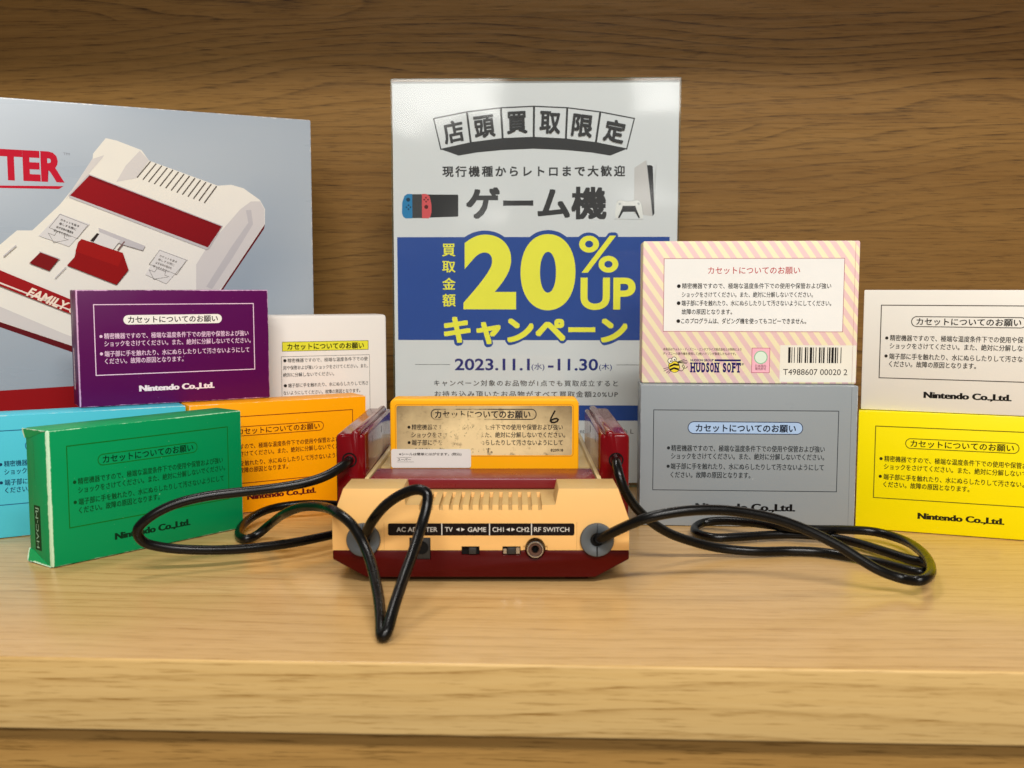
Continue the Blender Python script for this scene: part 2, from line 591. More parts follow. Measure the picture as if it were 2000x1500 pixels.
# ================================================================== the oak display shelf
YAW = math.radians(-2.366)
SH = (0, 0.3985, 0)
W_top = wood("oak_shelf_top", '#c8a46e', '#b38b52', '#976f3a', fig=0.8, warp=0.05, freq=0.011, gloss=0.24, plank=0.12, seed=0.03, contrast=0.95, spec=0.42, bmp=0.05)
W_front = wood("oak_front_edge", '#d8b67a', '#c29a58', '#936b30', fig=0.8, warp=0.07, freq=0.010, gloss=0.42, seed=0.37, contrast=0.85)
W_low = wood("oak_lower_panel", '#b58c4e', '#936930', '#5c4014', fig=0.9, warp=0.05, freq=0.009, gloss=0.45, seed=0.81)
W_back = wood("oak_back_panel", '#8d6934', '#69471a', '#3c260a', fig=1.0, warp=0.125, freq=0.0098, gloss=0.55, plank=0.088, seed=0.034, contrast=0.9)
bm = bmesh.new()
add_box(bm, -1300, 1300, 0, 474, -30.4, 0, 1.3, 3)
for f in bm.faces:
    f.material_index = 1 if (f.normal.y < -0.6) else 0
shelf = bm_obj("shelf_board", bm, None, [W_top, W_front], smooth=True, loc=SH, rz=YAW)
tag(shelf, "pale oak shelf board that everything stands on", "shelf", kind='structure')
bm = bmesh.new()
add_box(bm, -1300, 1300, 7, 30, -700, -30.6)
tag(bm_obj("lower_panel", bm, None, [W_low], loc=SH, rz=YAW), "darker oak panel set back below the shelf edge", "panel", kind='structure')
bm = bmesh.new()
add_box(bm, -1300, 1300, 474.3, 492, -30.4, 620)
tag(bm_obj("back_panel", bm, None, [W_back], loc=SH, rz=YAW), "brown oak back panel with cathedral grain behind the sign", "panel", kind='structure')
bm = bmesh.new()
add_box(bm, -1300, 1300, 306, 474, 455, 480, 1.3, 2)  # unseen board, added above the view to shade the upper back panel
tag(bm_obj("added_shade_board", bm, None, [W_top], loc=SH, rz=YAW), "unseen oak board added to shade the top of the back panel", "shelf", kind='structure')

# ================================================================== game boxes
def carton(name, root, mat, W, D, H, r=0.7, mat2=None):
    bm = bmesh.new()
    add_box(bm, -W / 2, W / 2, 0, D, 0, H, r, 2)
    return bm_obj(name, bm, root, [mat], smooth=True)

SW, SD, SHH = 121.9, 24.75, 73.7      # small boxes
LW, LD, LH = 133.2, 27.4, 88.9        # larger boxes

def small_layout(root, txt, line, badge_fill=None, title=None, thin=0.42, ring=True, maker=None):
    title = title or txt
    s = Sheet()
    s.frame(line, -50.7, 20.0, 50.7, 64.5, 0.55)
    s.build("printed_border", root)
    s = Sheet()
    if badge_fill:
        s.rrect(badge_fill, -33.2, 51.7, 29.2, 57.7, 2.95)
    else:
        s.rring(line, -33.2, 51.7, 29.2, 57.7, 2.95, 0.5)
    bd = s.build("title_badge", root)
    s2 = Sheet(off=0.12)
    s2.text(title, TITLE, -30.4, 26.5, 54.75, 4.75, 0.016)
    s2.build("title_lettering", bd)
    s = Sheet()
    for zc, l, a, b in ((44.6, 0, -45.1, 46.9), (39.75, 1, -45.1, 48.3), (33.4, 2, -45.2, 47.2), (28.7, 3, -45.2, 3.4)):
        s.text(txt, NOTE[l], a, b, zc, 3.95, 0.012)
    s.disc(txt, -47.0, 44.5, 0.95)
    s.disc(txt, -47.1, 33.5, 0.95)
    s.build("notice_lettering", root)
    s = Sheet(step=0.008)
    s.heavy(maker or txt, MAKER, -25.0, 23.3, 7.9, 12.4, 0.34, 0.012)
    s.build("maker_lettering", root)

def place(name, x, y, z, deg, label, group, cat="game box"):
    r = empty(name, (x * MM, y * MM, z * MM), math.radians(deg))
    tag(r, label, cat, group)
    return r
GB = "boxes of game cassettes shown back side out"

# green
g = place("game_box", -206.2, 586.2, 0.3, 50.39, "green game box with white worn edges in front of the light blue one", GB)
body = carton("carton", g, card("green_card", '#049457', SW * MM, SD * MM, SHH * MM, 0.36, 1.5, '#c4e6c4'), SW, SD, SHH, 1.0)
small_layout(g, '#0a4a1e', '#16701c', maker='#07301a', title='#063a1a')
s = Sheet()
s.rect('#0c3a1e', 0, 0, 24.6, 6.9)
s.fit('#8fb79a', "HVC-MJ", 1.2, 23.4, 1.6, 5.4, 0.0)
ob = s.build("code_label", g)
# the code runs up the left side: local x -> z, local z -> toward the back, face normal -x
ob.matrix_local = Matrix(((0, 1, 0, (-SW / 2) * MM), (0, 0, 1, 11.2 * MM), (1, 0, 0, 7.4 * MM), (0, 0, 0, 1)))
s = Sheet()
s.fit('#2d7a48', "NINTENDO OF JAPAN", 0, 20.5, 0, 1.1, 0.0)
ob = s.build("side_lettering", g)
ob.matrix_local = Matrix(((0, 1, 0, (-SW / 2) * MM), (0, 0, 1, 15.2 * MM), (1, 0, 0, 46.5 * MM), (0, 0, 0, 1)))
# flared corner flaps at the worn left end
M_flap = card("worn_green_flap", '#16a05c', SW * MM, SD * MM, SHH * MM, 0.7, 0, '#c8ecd0')
def flap(z0, sgn):
    bm = bmesh.new()
    x = -SW / 2
    pts = [(x - 0.15, 2.0, z0), (x - 1.5, 25.2, z0 + 0.3 * sgn), (x - 1.2, 25.5, z0 + 2.6 * sgn), (x - 0.4, 25.0, z0 + 7.0 * sgn), (x - 0.15, 20, z0 + 6.5 * sgn), (x - 0.15, 11, z0 + 3.0 * sgn)]
    q = [(a + 0.6, b, c) for a, b, c in pts]
    A = [bm.verts.new(Vector(p) * MM) for p in pts]
    B = [bm.verts.new(Vector(p) * MM) for p in q]
    n = len(pts)
    bm.faces.new(A)
    bm.faces.new(B[::-1])
    for i in range(n):
        bm.faces.new((A[i], A[(i + 1) % n], B[(i + 1) % n], B[i]))
    bm_obj("bent_flap", bm, g, [M_flap])
flap(0.1, 1)
flap(SHH - 0.1, -0.8)

# light blue
b = place("game_box", -262.7, 628.9, 0.3, 29.03, "light blue game box partly hidden behind the green one", GB)
carton("carton", b, card("light_blue_card", '#4fc0d4', SW * MM, SD * MM, SHH * MM, 0.25), SW, SD, SHH)
small_layout(b, '#123a5c', '#27648a', maker='#123a5c')
# orange
o_ = place("game_box", -154.8, 689.6, 0.3, 31.07, "orange game box standing on the shelf below the purple one", GB)
carton("carton", o_, card("orange_card", '#ffa604', SW * MM, SD * MM, SHH * MM, 0.25), SW, SD, SHH)
small_layout(o_, '#5a1c10', '#8a3a14', maker='#5c0f10', title='#5a1410')

# purple, bridging blue and orange
p = place("game_box", -218.7, 674.7, 74.3, 30.69, "purple game box lying across the light blue and orange boxes", GB)
carton("carton", p, card("purple_card", '#5a0f51', SW * MM, SD * MM, SHH * MM, 0.40, 1.1, '#d9a8cc'), SW, SD, SHH)
small_layout(p, '#f0cbe2', '#f2cfe4', '#fbf4ea', title='#2b1720', maker='#f4e4e8')
s = Sheet()
s.rect('#e6c7cf', 0, 0, 26.5, 3.4)
for k in range(9):
    s.rect('#5a2b45', 1.5 + k * 2.5, 1.0, 2.3 + k * 2.5, 1.5)
ob = s.build("side_sticker", p)
ob.matrix_local = Matrix(((0, 1, 0, (-SW / 2) * MM), (0, 0, 1, 15.0 * MM), (1, 0, 0, 10.3 * MM), (0, 0, 0, 1)))
s = Sheet()
s.fit('#9a6a90', "NINTENDO OF JAPAN", 0, 40, 0, 1.2, 0.0)
ob = s.build("side_lettering", p)
ob.matrix_local = Matrix(((0, 1, 0, (-SW / 2) * MM), (0, 0, 1, 15.6 * MM), (1, 0, 0, 30 * MM), (0, 0, 0, 1)))

# yellow and cream white on the other side
yb = place("game_box", 271.1, 611.7, 0.3, -19.9, "bright yellow game box at the foot of the cream white one", GB)
carton("carton", yb, card("yellow_card", '#f2e004', SW * MM, SD * MM, SHH * MM, 0.15), SW, SD, SHH)
small_layout(yb, '#2e2b0c', '#6a6410', maker='#2a2508')
wb = place("game_box", 272.4, 612.6, 74.3, -22.93, "cream white game box standing on the yellow one", GB)
carton("carton", wb, card("cream_card", '#e8e3d8', SW * MM, SD * MM, SHH * MM, 0.15), SW, SD, SHH)
small_layout(wb, '#35302a', '#4a443c', maker='#1c1814', title='#201c18')

# grey box with a light blue badge
gb = place("game_box", 146.7, 636.1, 0.3, -3.35, "silver grey game box with light blue title badge", GB)
carton("carton", gb, card("grey_card", '#8f969a', LW * MM, LD * MM, LH * MM, 0.25, 0, '#dfe3e6', 0.33), LW, LD, LH)
def large_text(root, txt):
    s = Sheet()
    for zc, l, a, b_ in ((49.3, 0, -47.2, 47.2), (44.3, 1, -47.2, 47.0), (37.9, 2, -47.4, 46.9), (32.5, 3, -47.4, 2.0)):
        s.text(txt, NOTE[l], a, b_, zc, 4.3, 0.012)
    s.disc(txt, -48.9, 49.4, 1.0)
    s.disc(txt, -49.0, 37.8, 1.0)
    s.build("notice_lettering", root)
s = Sheet()
s.frame('#33383c', -58.4, 22.75, 55.1, 73.25, 0.45)
s.build("printed_border", gb)
s = Sheet()
s.rrect('#a9c4e6', -37.0, 58.6, 33.4, 66.0, 3.65)
s.rring('#2b3550', -37.0, 58.6, 33.4, 66.0, 3.65, 0.5)
bd = s.build("title_badge", gb)
s = Sheet(off=0.12)
s.text('#1c2230', TITLE, -32.2, 29.2, 62.1, 5.3, 0.02)
s.build("title_lettering", bd)
large_text(gb, '#262a2c')
s = Sheet(step=0.008)
s.heavy('#0e0d0d', MAKER, -31.7, 30.2, 9.2, 14.6, 0.36, 0.012)
s.build("maker_lettering", gb)
s = Sheet()
s.rect('#6d7072', 62.6, 0.6, 62.8, 88.2)
s.build("flap_seam", gb)
# striped box on top of it
st = place("game_box", 148.2, 645.2, 89.4, -3.99, "pink and cream striped game box standing on the silver grey one", GB)
carton("carton", st, card("striped_card", '#efe3bb', LW * MM, LD * MM, LH * MM, 0.1, 0, '#f2ead8', 0.4, stripes='#e6c3c1'), LW, LD, LH, 1.2)
s = Sheet()
s.rect('#f0efea', -53.3, 32.7, 57.2, 78.1)
s.frame('#b0606a', -53.3, 32.7, 57.2, 78.1, 0.35)
pn = s.build("notice_panel", st)
s = Sheet(off=0.12)
s.text('#c03a3c', TITLE, -26.0, 30.3, 70.7, 5.0, 0.006)
s.build("title_lettering", pn)
s = Sheet(off=0.12)
k = '#26221f'
for zc, t, a, b_ in ((61.1, NOTE[0], -42.0, 49.5), (55.7, NOTE[1], -42.0, 38.5), (50.4, "端子部に手を触れたり、水にぬらしたりして汚さないようにしてください。", -42.1, 49.8),
                     (45.0, NOTE[3][5:], -42.0, -10.8), (39.25, "このプログラムは、ダビング機を使ってもコピーできません。", -42.2, 34.8)):
    s.text(k, t, a, b_, zc, 3.75, 0.008)
for zc in (61.0, 50.4, 39.2):
    s.disc(k, -44.0, zc, 1.15)
s.build("notice_lettering", pn)
s = Sheet()
s.text('#5a4238', "本商品はウォルト・ディズニー・エンタプライズ株式会社との契約により", -53.2, -4.5, 21.5, 1.9, 0.008)
s.text('#5a4238', "ディズニーの著作権を使用して(株)ハドソンが製造したものです。", -53.2, -8.0, 18.7, 1.9, 0.008)
s.build("licence_lettering", st)
s = Sheet()
nv = '#211a5e'
s.fit(nv, "HUDSON GROUP", -36.0, -21.7, 13.9, 15.4, 0.03)
s.rect(nv, -21.0, 14.05, -4.8, 15.25)
xs = [("H", 600, 672), ("U", 682, 752), ("D", 762, 826), ("S", 834, 886), ("O", 893, 954), ("N", 962, 1030), ("S", 1084, 1140), ("O", 1148, 1210), ("F", 1222, 1280), ("T", 1288, 1354)]
def hx(p): return -36.0 + (p - 600) * 31.2 / 754
for ch, a0, a1 in xs:
    s.fit(nv, ch, hx(a0) + 0.1, hx(a1) - 0.1, 7.0, 13.2, 0.05, 4)
for ch, a0, a1 in xs:                                   # slab serifs
    if ch in "HUNF":
        for z0, z1 in ((12.3, 13.2), (7.0, 7.9)):
            if (ch == "U" and z0 < 8): continue
            s.rect(nv, hx(a0) - 0.25, z0, hx(a0) + 1.3, z1)
            if ch != "F": s.rect(nv, hx(a1) - 1.3, z0, hx(a1) + 0.25, z1)
    if ch == "T":
        s.rect(nv, hx(a0) + 0.5, 7.0, hx(a1) - 0.5, 7.9)
        s.rect(nv, hx(a0) - 0.1, 11.2, hx(a0) + 0.6, 13.2)
        s.rect(nv, hx(a1) - 0.6, 11.2, hx(a1) + 0.1, 13.2)
s.fit(nv, "®", -4.3, -2.9, 11.6, 13.0, 0.0)
lg = s.build("maker_logo", st)
s = Sheet()
bk = '#16120e'
for dx, dz in ((-6.4, -1.5), (-6.2, -3.0), (-4.6, -4.2), (-3.2, -4.4)):      # feelers and legs
    s.path(bk, [(-45.6 + dx * 0.3, 10.8 + dz * 0.2), (-46.5 + dx, 10.6 + dz)], 0.3)
for dx, dz in ((4.5, 3.6), (6.0, 2.9), (6.4, 1.8), (6.0, 0.9)):
    s.path(bk, [(-45.0, 13.2), (-44.2 + dx, 11.6 + dz)], 0.3)
s.disc(bk, -46.2, 10.6, 3.5, 4.0, rot=0.5)
s.disc('#e9d23a', -46.2, 10.5, 3.15, 3.6, rot=0.5)
s.poly(bk, [(-49.0, 11.2), (-46.2, 12.6), (-43.4, 12.1), (-43.2, 11.0), (-46.2, 11.3), (-49.3, 9.9)])
s.poly(bk, [(-49.2, 9.0), (-46.2, 10.2), (-43.2, 9.4), (-43.5, 8.2), (-46.3, 9.0), (-48.6, 7.9)])
s.disc(bk, -48.6, 14.2, 1.75, 1.75)
s.disc('#f0ead8', -48.6, 14.2, 1.4, 1.4)
s.disc(bk, -46.3, 15.2, 1.6, 1.6)
s.disc('#f0ead8', -46.3, 15.2, 1.25, 1.25)
s.disc(bk, -48.3, 13.9, 0.5)
s.disc(bk, -46.0, 14.8, 0.5)
s.path(bk, [(-43.2, 8.2), (-41.6, 7.8), (-40.2, 8.8), (-39.8, 10.8), (-40.6, 11.9), (-41.2, 10.9), (-40.4, 9.6), (-38.8, 9.6), (-37.7, 10.7)], 0.3)
s.build("bee_emblem", st)
s = Sheet()
s.rect('#f2b6c4', 2.0, 7.0, 13.0, 22.4)
s.frame('#b04a60', 2.0, 7.0, 13.0, 22.4, 0.3)
s.disc('#8fc09a', 7.5, 16.6, 4.2)
s.disc('#dcecd8', 7.5, 16.6, 3.6)
s.text('#8a4a58', "日本国内", 4.2, 10.8, 11.2, 1.9, 0.01)
s.text('#8a4a58', "販売許可", 4.2, 10.8, 9.4, 1.9, 0.01)
s.build("licence_seal", st)
s = Sheet()
s.rect('#ece7d8', 19.3, 1.3, 65.9, 24.3)
x = 24.3
pat = "3112131121132112311213211123112131211312"
bar = True
tot = sum(int(c) for c in pat)
for c in pat:
    ww = int(c) * (57.9 - 24.3) / tot
    if bar:
        s.rect('#1c1a18', x, 13.2, x + ww * 0.95, 23.0)
    x += ww
    bar = not bar
s.fit('#2a2724', "T4988607 00020 2", 21.5, 60.8, 5.7, 9.4, 0.0)
s.build("barcode_label", st)
s = Sheet()
s.rect('#c98f86', 63.6, 0.8, 63.8, 88.0)
s.build("flap_seam", st)

# tall white box behind the orange one
a = math.radians(21.7)
PW, PD, PH = 96.0, 27.0, 129.5
tb = place("game_box", -182 + PW / 2 * math.cos(a), 730 + PW / 2 * math.sin(a), 0.3, 21.7, "tall white game box with yellow title band behind the orange one", GB)
carton("carton", tb, card("white_card", '#e6e0d8', PW * MM, PD * MM, PH * MM, 0.12, 0, '#f2ede4'), PW, PD, PH, 2.4)
h = PW / 2
s = Sheet()
s.rect('#e3df3a', 19.2 - h, 103.9, 81.8 - h, 110.4)
s.frame('#6a6a1c', 19.2 - h, 103.9, 81.8 - h, 110.4, 0.4)
bd = s.build("title_band", tb)
s = Sheet(off=0.12)
s.text('#20200f', TITLE, 22.7 - h, 78.5 - h, 107.0, 4.9, 0.02)
s.build("title_lettering", bd)
s = Sheet()
s.frame('#6b6864', 18.3 - h, 30.0, 82.6 - h, 100.0, 0.3)
s.build("printed_border", tb)
s = Sheet()
k = '#26221f'
for zc, t, x0, x1 in ((97.1, "精密機器ですので、極端な温度条件下での使", 22.7, 81.3), (91.9, "用や保管および強いショックをさけてください。また、", 19.5, 81.5), (86.8, "絶対に分解しないでください。", 19.4, 56.2),
                      (79.1, "端子部に手を触れたり、水にぬらしたりして汚さ", 22.8, 81.3), (73.8, "ないようにしてください。故障の原因となります。", 19.4, 75.3), (69.4, "このプログラムは、ダビング機を使っても", 22.7, 78.0)):
    s.text(k, t, x0 - h, x1 - h, zc, 3.2, 0.008)
for zc in (97.1, 79.1):
    s.disc(k, 20.8 - h, zc, 1.15)
s.build("notice_lettering", tb)

# ================================================================== the large console box
bx = empty("console_box", (-0.15147, 0.792, 0.0003), math.radians(26.657))
tag(bx, "large grey blue carton printed with a white and red game console", "carton")
CW, CD, CH = 395.0, 62.0, 274.9
m, nt, bs, out = new_mat("silver_blue_card")
n1 = scaled_noise(nt, (3.2, 3.2, 4.5), 2, 0.5)
n2 = scaled_noise(nt, (5, 60, 30), 3, 0.6)
c1 = mixc(nt, maprange(nt, n1, 0.35, 0.65), srgb('#98a5b3'), srgb('#b4bcc2'))
tco = nt.nodes.new("ShaderNodeTexCoord").outputs['Object']
spo = nt.nodes.new("ShaderNodeSeparateXYZ")
nt.links.new(tco, spo.inputs[0])
ddx = math_n(nt, 'ADD', math_n(nt, 'MULTIPLY', math_n(nt, 'ADD', spo.outputs[0], 0.062), 0.83), math_n(nt, 'MULTIPLY', math_n(nt, 'SUBTRACT', spo.outputs[2], 0.150), -0.55))
ddz = math_n(nt, 'ADD', math_n(nt, 'MULTIPLY', math_n(nt, 'ADD', spo.outputs[0], 0.062), 0.55), math_n(nt, 'MULTIPLY', math_n(nt, 'SUBTRACT', spo.outputs[2], 0.150), 0.83))
el = math_n(nt, 'SQRT', math_n(nt, 'ADD', math_n(nt, 'POWER', math_n(nt, 'DIVIDE', ddx, 0.05), 2.0), math_n(nt, 'POWER', math_n(nt, 'DIVIDE', ddz, 0.10), 2.0)))
c1 = mixc(nt, maprange(nt, el, 0.2, 1.0, 0.65, 0.0), c1, srgb('#7f90a4'))
c1 = mixc(nt, math_n(nt, 'MULTIPLY', n2, 0.25), c1, srgb('#b2b2ae'))
ex_ = math_n(nt, 'MULTIPLY', spo.outputs[0], -1.0)
ez_ = math_n(nt, 'SUBTRACT', 0.2749, spo.outputs[2])
e_ = math_n(nt, 'MINIMUM', ex_, ez_)
ne_ = scaled_noise(nt, (200, 200, 200), 4, 0.7)
wm = maprange(nt, math_n(nt, 'SUBTRACT', math_n(nt, 'MULTIPLY', math_n(nt, 'SUBTRACT', ne_, 0.40), 0.004), e_), -0.0001, 0.0004)
nt.links.new(mixc(nt, wm, c1, srgb('#dedcd6')), bs.inputs['Base Color'])
nt.links.new(maprange(nt, n2, 0.3, 0.7, 0.24, 0.36), bs.inputs['Roughness'])
bump(nt, bs, scaled_noise(nt, (6, 6, 6), 2), 0.35, 0.004)
bm = bmesh.new()
add_box(bm, -CW, 0, 0, CD, 0, CH, 1.1, 2)
bm_obj("carton", bm, bx, [m], smooth=True)
s = Sheet()
s.poly('#8f0f14', [(-CW + 1.2, 1.0), (-1.2, 1.0), (-1.2, 84.6), (-173.0, 81.0), (-217.8, 79.8), (-CW + 1.2, 75.0)])
s.build("red_band", bx)
s = Sheet()
rd = '#c2142e'
s.fit(rd, "COMPU", -292, -213.6, 220.4, 240.4, 0.045)
s.fit(rd, "TER", -212.3, -172.4, 220.6, 241.0, 0.045)
s.poly(rd, [(-292, 215.4), (-212.2, 215.3), (-176.0, 216.1), (-173.1, 218.2), (-212.2, 216.9), (-292, 217.4)])
s.fit('#8d8f96', "TM", -172.6, -168.6, 239.2, 240.8, 0.0)
s.build("title_lettering", bx)
s = Sheet(step=0.02)
def airbrush(name, a, b, x0, x1, z0, z1):
    """printed picture tone that runs from one colour to another across the print"""
    m, nt, bs, out = new_mat(name)
    tc = nt.nodes.new("ShaderNodeTexCoord").outputs['Object']
    sp = nt.nodes.new("ShaderNodeSeparateXYZ")
    nt.links.new(tc, sp.inputs[0])
    t = math_n(nt, 'ADD', maprange(nt, sp.outputs[0], x0 * MM, x1 * MM, 0.0, 0.5), maprange(nt, sp.outputs[2], z0 * MM, z1 * MM, 0.0, 0.5))
    n = scaled_noise(nt, (25, 25, 25), 3)
    t = math_n(nt, 'ADD', t, math_n(nt, 'MULTIPLY', math_n(nt, 'SUBTRACT', n, 0.5), 0.5), clamp=True)
    nt.links.new(mixc(nt, t, srgb(a), srgb(b)), bs.inputs['Base Color'])
    bs.inputs['Roughness'].default_value = 0.35
    bs.inputs['Specular IOR Level'].default_value = 0.15
    return m
WH = airbrush("picture_white", '#efe9d8', '#d9d5d2', -220, -60, 220, 130)
W2 = airbrush("picture_pale_grey", '#d6d0ca', '#c2bdbe', -160, -40, 230, 140)
W3 = airbrush("picture_grey", '#c4bfbf', '#b0acb0', -160, -40, 220, 140)
AR = airbrush("picture_red", '#93131a', '#7a1119', -165, -70, 225, 180)
s.poly('#5f0f16', [(-36.3, 196.2), (-36.9, 192.9), (-68.0, 147.8), (-100.6, 96.0), (-169.9, 103.8), (-216.0, 122.7), (-247.2, 136.7), (-247.0, 140.8), (-215.9, 126.3), (-169.8, 108.2), (-100.5, 99.9), (-68.6, 149.1)])
s.poly(WH, [(-145.1, 252.2), (-138.1, 251.0), (-121.8, 245.4), (-117.0, 238.4), (-69.9, 223.0), (-60.3, 224.1), (-51.3, 221.9), (-39.6, 213.9), (-36.0, 207.4), (-36.3, 196.2), (-68.6, 149.1), (-100.5, 99.9), (-169.8, 108.2), (-215.9, 126.3), (-247.0, 140.8), (-246.7, 147.9), (-213.8, 177.7), (-203.1, 187.5), (-193.8, 187.7), (-176.4, 205.1), (-154.8, 232.7), (-153.5, 241.3)])
s.poly(W2, [(-54.2, 206.5), (-46.2, 212.6), (-39.6, 212.9), (-36.4, 207.4), (-36.6, 196.2), (-68.6, 149.6), (-87.6, 133.5), (-86.7, 165.9), (-79.4, 177.6)])
s.poly(W3, [(-50, 206), (-46.2, 206.4), (-45, 196), (-60, 172), (-76, 148), (-80, 150), (-62, 178), (-48.5, 197)])
s.poly(W2, [(-215.4, 136.5), (-176.3, 117.4), (-137.2, 101.0), (-169.8, 108.4), (-215.9, 126.6), (-247, 141.2), (-246.8, 146.5)])
s.poly(W2, [(-132.8, 233.9), (-123.0, 244.9), (-117.0, 238.5), (-126.0, 225.8), (-139.1, 222.7)])
s.poly(W2, [(-154.3, 237.5), (-146.5, 240.5), (-148.0, 238.2), (-170.5, 211.0), (-172, 209.5)])
for k_ in range(13):
    t = k_ / 12
    x0, z0 = -116.0 + (-70.8 + 116.0) * t, 237.9 + (222.7 - 237.9) * t
    x1, z1 = -125.4 + (-79.8 + 125.4) * t, 226.2 + (210.4 - 226.2) * t
    s.path('#5a5148', [(x0, z0), (x1, z1)], 0.75)
s.poly(W3, [(-156.8, 227.2), (-67.0, 194.1), (-77.4, 177.6), (-79.0, 176.6), (-169.8, 210.6), (-170.2, 212.3)])
s.poly(AR, [(-156.4, 226.3), (-67.7, 193.7), (-78.1, 178.3), (-169.4, 212.0)])
s.poly('#7a1016', [(-156.4, 226.3), (-67.7, 193.7), (-68.6, 192.3), (-157.5, 225.0)])
s.poly('#d9d5d2', [(-176.1, 199.7), (-157.5, 192.9), (-171.2, 177.3), (-190.0, 184.2)])
s.poly('#d9d5d2', [(-112.0, 176.4), (-92.6, 169.3), (-108, 152.0), (-122, 158.5)])
gl = '#85807c'
s.path(gl, [(-176.1, 199.1), (-158.7, 192.2), (-165.9, 182.9), (-183.2, 189.8)], 0.3, True)
s.path(gl, [(-183.9, 186.1), (-180.7, 179.8), (-171.6, 181.9), (-174.2, 183.1), (-173.2, 185.6), (-178.5, 187.6), (-180.0, 184.6)], 0.3, True)
s.path(gl, [(-111.8, 175.8), (-93.5, 169.0), (-100.6, 158.7), (-119.2, 165.8)], 0.3, True)
s.path(gl, [(-119.3, 161.8), (-116.4, 155.2), (-106.0, 157.0), (-108.9, 158.2), (-108.2, 160.6), (-114.1, 162.8), (-115.7, 160.3)], 0.3, True)
rt = math.radians(-21)
for j, t in enumerate(("カセットを抜き", "差しする際に", "必ず本体の電源を", "切ってください")):
    s.fit('#4a4440', t, -176.3 - j * 1.9 + (1 if j else 0), -164.0 - j * 1.9, 192.6 - j * 2.35, 194.2 - j * 2.35, 0.01, 2, rt)
    s.fit('#6d6660', t, -112.4 - j * 1.9 + (1 if j else 0), -99.8 - j * 1.9, 169.0 - j * 2.35, 170.6 - j * 2.35, 0.0, 2, rt)
s.poly(W3, [(-152.0, 190.6), (-121.5, 178.6), (-123.2, 175.4), (-137.0, 179.5), (-151.0, 185.2)])
s.poly('#dcd8d4', [(-151.0, 187.4), (-138.0, 182.0), (-143.5, 175.0), (-157.4, 181.2)])
s.poly('#2b211e', [(-153.0, 186.9), (-151.5, 186.3), (-155.5, 180.6), (-157.6, 181.6)])
s.poly('#7d5a58', [(-135.6, 181.6), (-134.8, 181.3), (-139.4, 175.2), (-140.4, 175.6)])
s.poly('#8f0f10', [(-163.1, 182.6), (-136.6, 173.5), (-133.2, 161.7), (-141.5, 151.2), (-173.1, 164.4), (-168.1, 170.0), (-165.4, 180.4)])
s.poly('#9c1412', [(-163.1, 182.6), (-136.6, 173.5), (-136.2, 172.0), (-140, 164), (-167.4, 174.0), (-165.4, 180.4)])
s.poly(W3, [(-190.2, 173.9), (-177.2, 169.0), (-178.0, 168.0), (-189.6, 172.4)])
s.poly('#7c1214', [(-189.4, 173.1), (-178.0, 168.6), (-184.3, 160.6), (-196.5, 165.7)])
s.path(W3, [(-204, 177.5), (-212, 170)], 0.8)
s.path(W3, [(-173.6, 163.4), (-181, 155.5)], 0.6)
s.poly('#9a1518', [(-246, 175.0), (-214.4, 160.8), (-175.3, 142.9), (-136.4, 125.1), (-136.7, 116.2), (-175.7, 132.8), (-214.9, 150.3), (-246, 164.0)])
s.poly('#e9d7cc', [(-246, 166.8), (-214.8, 152.9), (-175.6, 135.8), (-136.6, 118.8), (-136.6, 117.8), (-175.6, 134.8), (-214.8, 151.8), (-246, 165.7)])
s.fit('#f0dcc8', "FAMILY COMPUTER", -200.5, -131.0, 129.0, 135.6, 0.03, 3, math.radians(-24.3), 0.25)
s.build("console_picture", bx)

# ================================================================== sign holder and poster
py = math.radians(-1.6)
ox, oy = -87.92, 774.58
po = empty("poster", (ox * MM, oy * MM, 0), py)
tag(po, "white poster with blue band and big yellow 20% lettering in the clear holder", "poster")
paper, nt, bs, out = new_mat("poster_paper")
n1 = scaled_noise(nt, (9, 9, 9), 2)
nt.links.new(mixc(nt, n1, srgb('#d3d6da'), srgb('#d9dbde')), bs.inputs['Base Color'])
bs.inputs['Roughness'].default_value = 0.5
bs.inputs['Specular IOR Level'].default_value = 0.1
bm = bmesh.new()
add_box(bm, 0, 210, 0, 0.4, 2.8, 299.8)
bm_obj("paper", bm, po, [paper])
BL, YE, GK = '#2c4d9a', '#f4f04c', '#3b3b3d'
s = Sheet()
s.rect(BL, 2.5, 110.4, 204.4, 186.9)
s.rect(BL, 0.8, 50.0, 204.4, 61.5)
s.rect(GK, 15.0, 91.85, 41.5, 92.15)
s.rect(GK, 166.0, 91.85, 196.0, 92.15)
s.build("blue_band", po)
s = Sheet(step=0.02)
s.poly(GK, [(35.5, 251.0), (57.6, 255.7), (81.1, 258.6), (103.9, 259.4), (127.5, 258.1), (149.5, 255.4), (172.1, 250.8), (160.1, 246.0), (146.3, 248.3), (126.5, 250.2), (103.9, 251.2), (80.4, 250.3), (61.9, 248.6), (48.7, 246.4)])
top = [(30.3, 273.3), (54.8, 278.0), (79.8, 280.8), (104.1, 281.8), (128.4, 280.6), (152.6, 277.5), (177.5, 272.7)]
bot = [(35.5, 251.0), (57.6, 255.7), (81.1, 258.6), (103.9, 259.4), (127.5, 258.1), (149.5, 255.4), (172.1, 250.8)]
s.path(GK, top + bot[::-1], 0.9, True)
for i in range(1, 6):
    s.path(GK, [top[i], bot[i]], 1.5)
cc = [(44.8, 263.6, 11), (67.6, 267.4, 7), (91.6, 270.2, 2.5), (115.9, 270.1, -2.5), (139.6, 267.7, -7), (163.2, 263.7, -11)]
for ch, (cx, cz, rr) in zip("店頭買取限定", cc):
    s.fit(GK, ch, cx - 7.6, cx + 7.6, cz - 8.0, cz + 8.0, 0.022, 3, math.radians(rr))
s.build("headline_lettering", po)
s = Sheet()
s.text(GK, "現行機種からレトロまで大歓迎", 36.7, 170.9, 234.8, 8.2, 0.026, 2, 1.32)
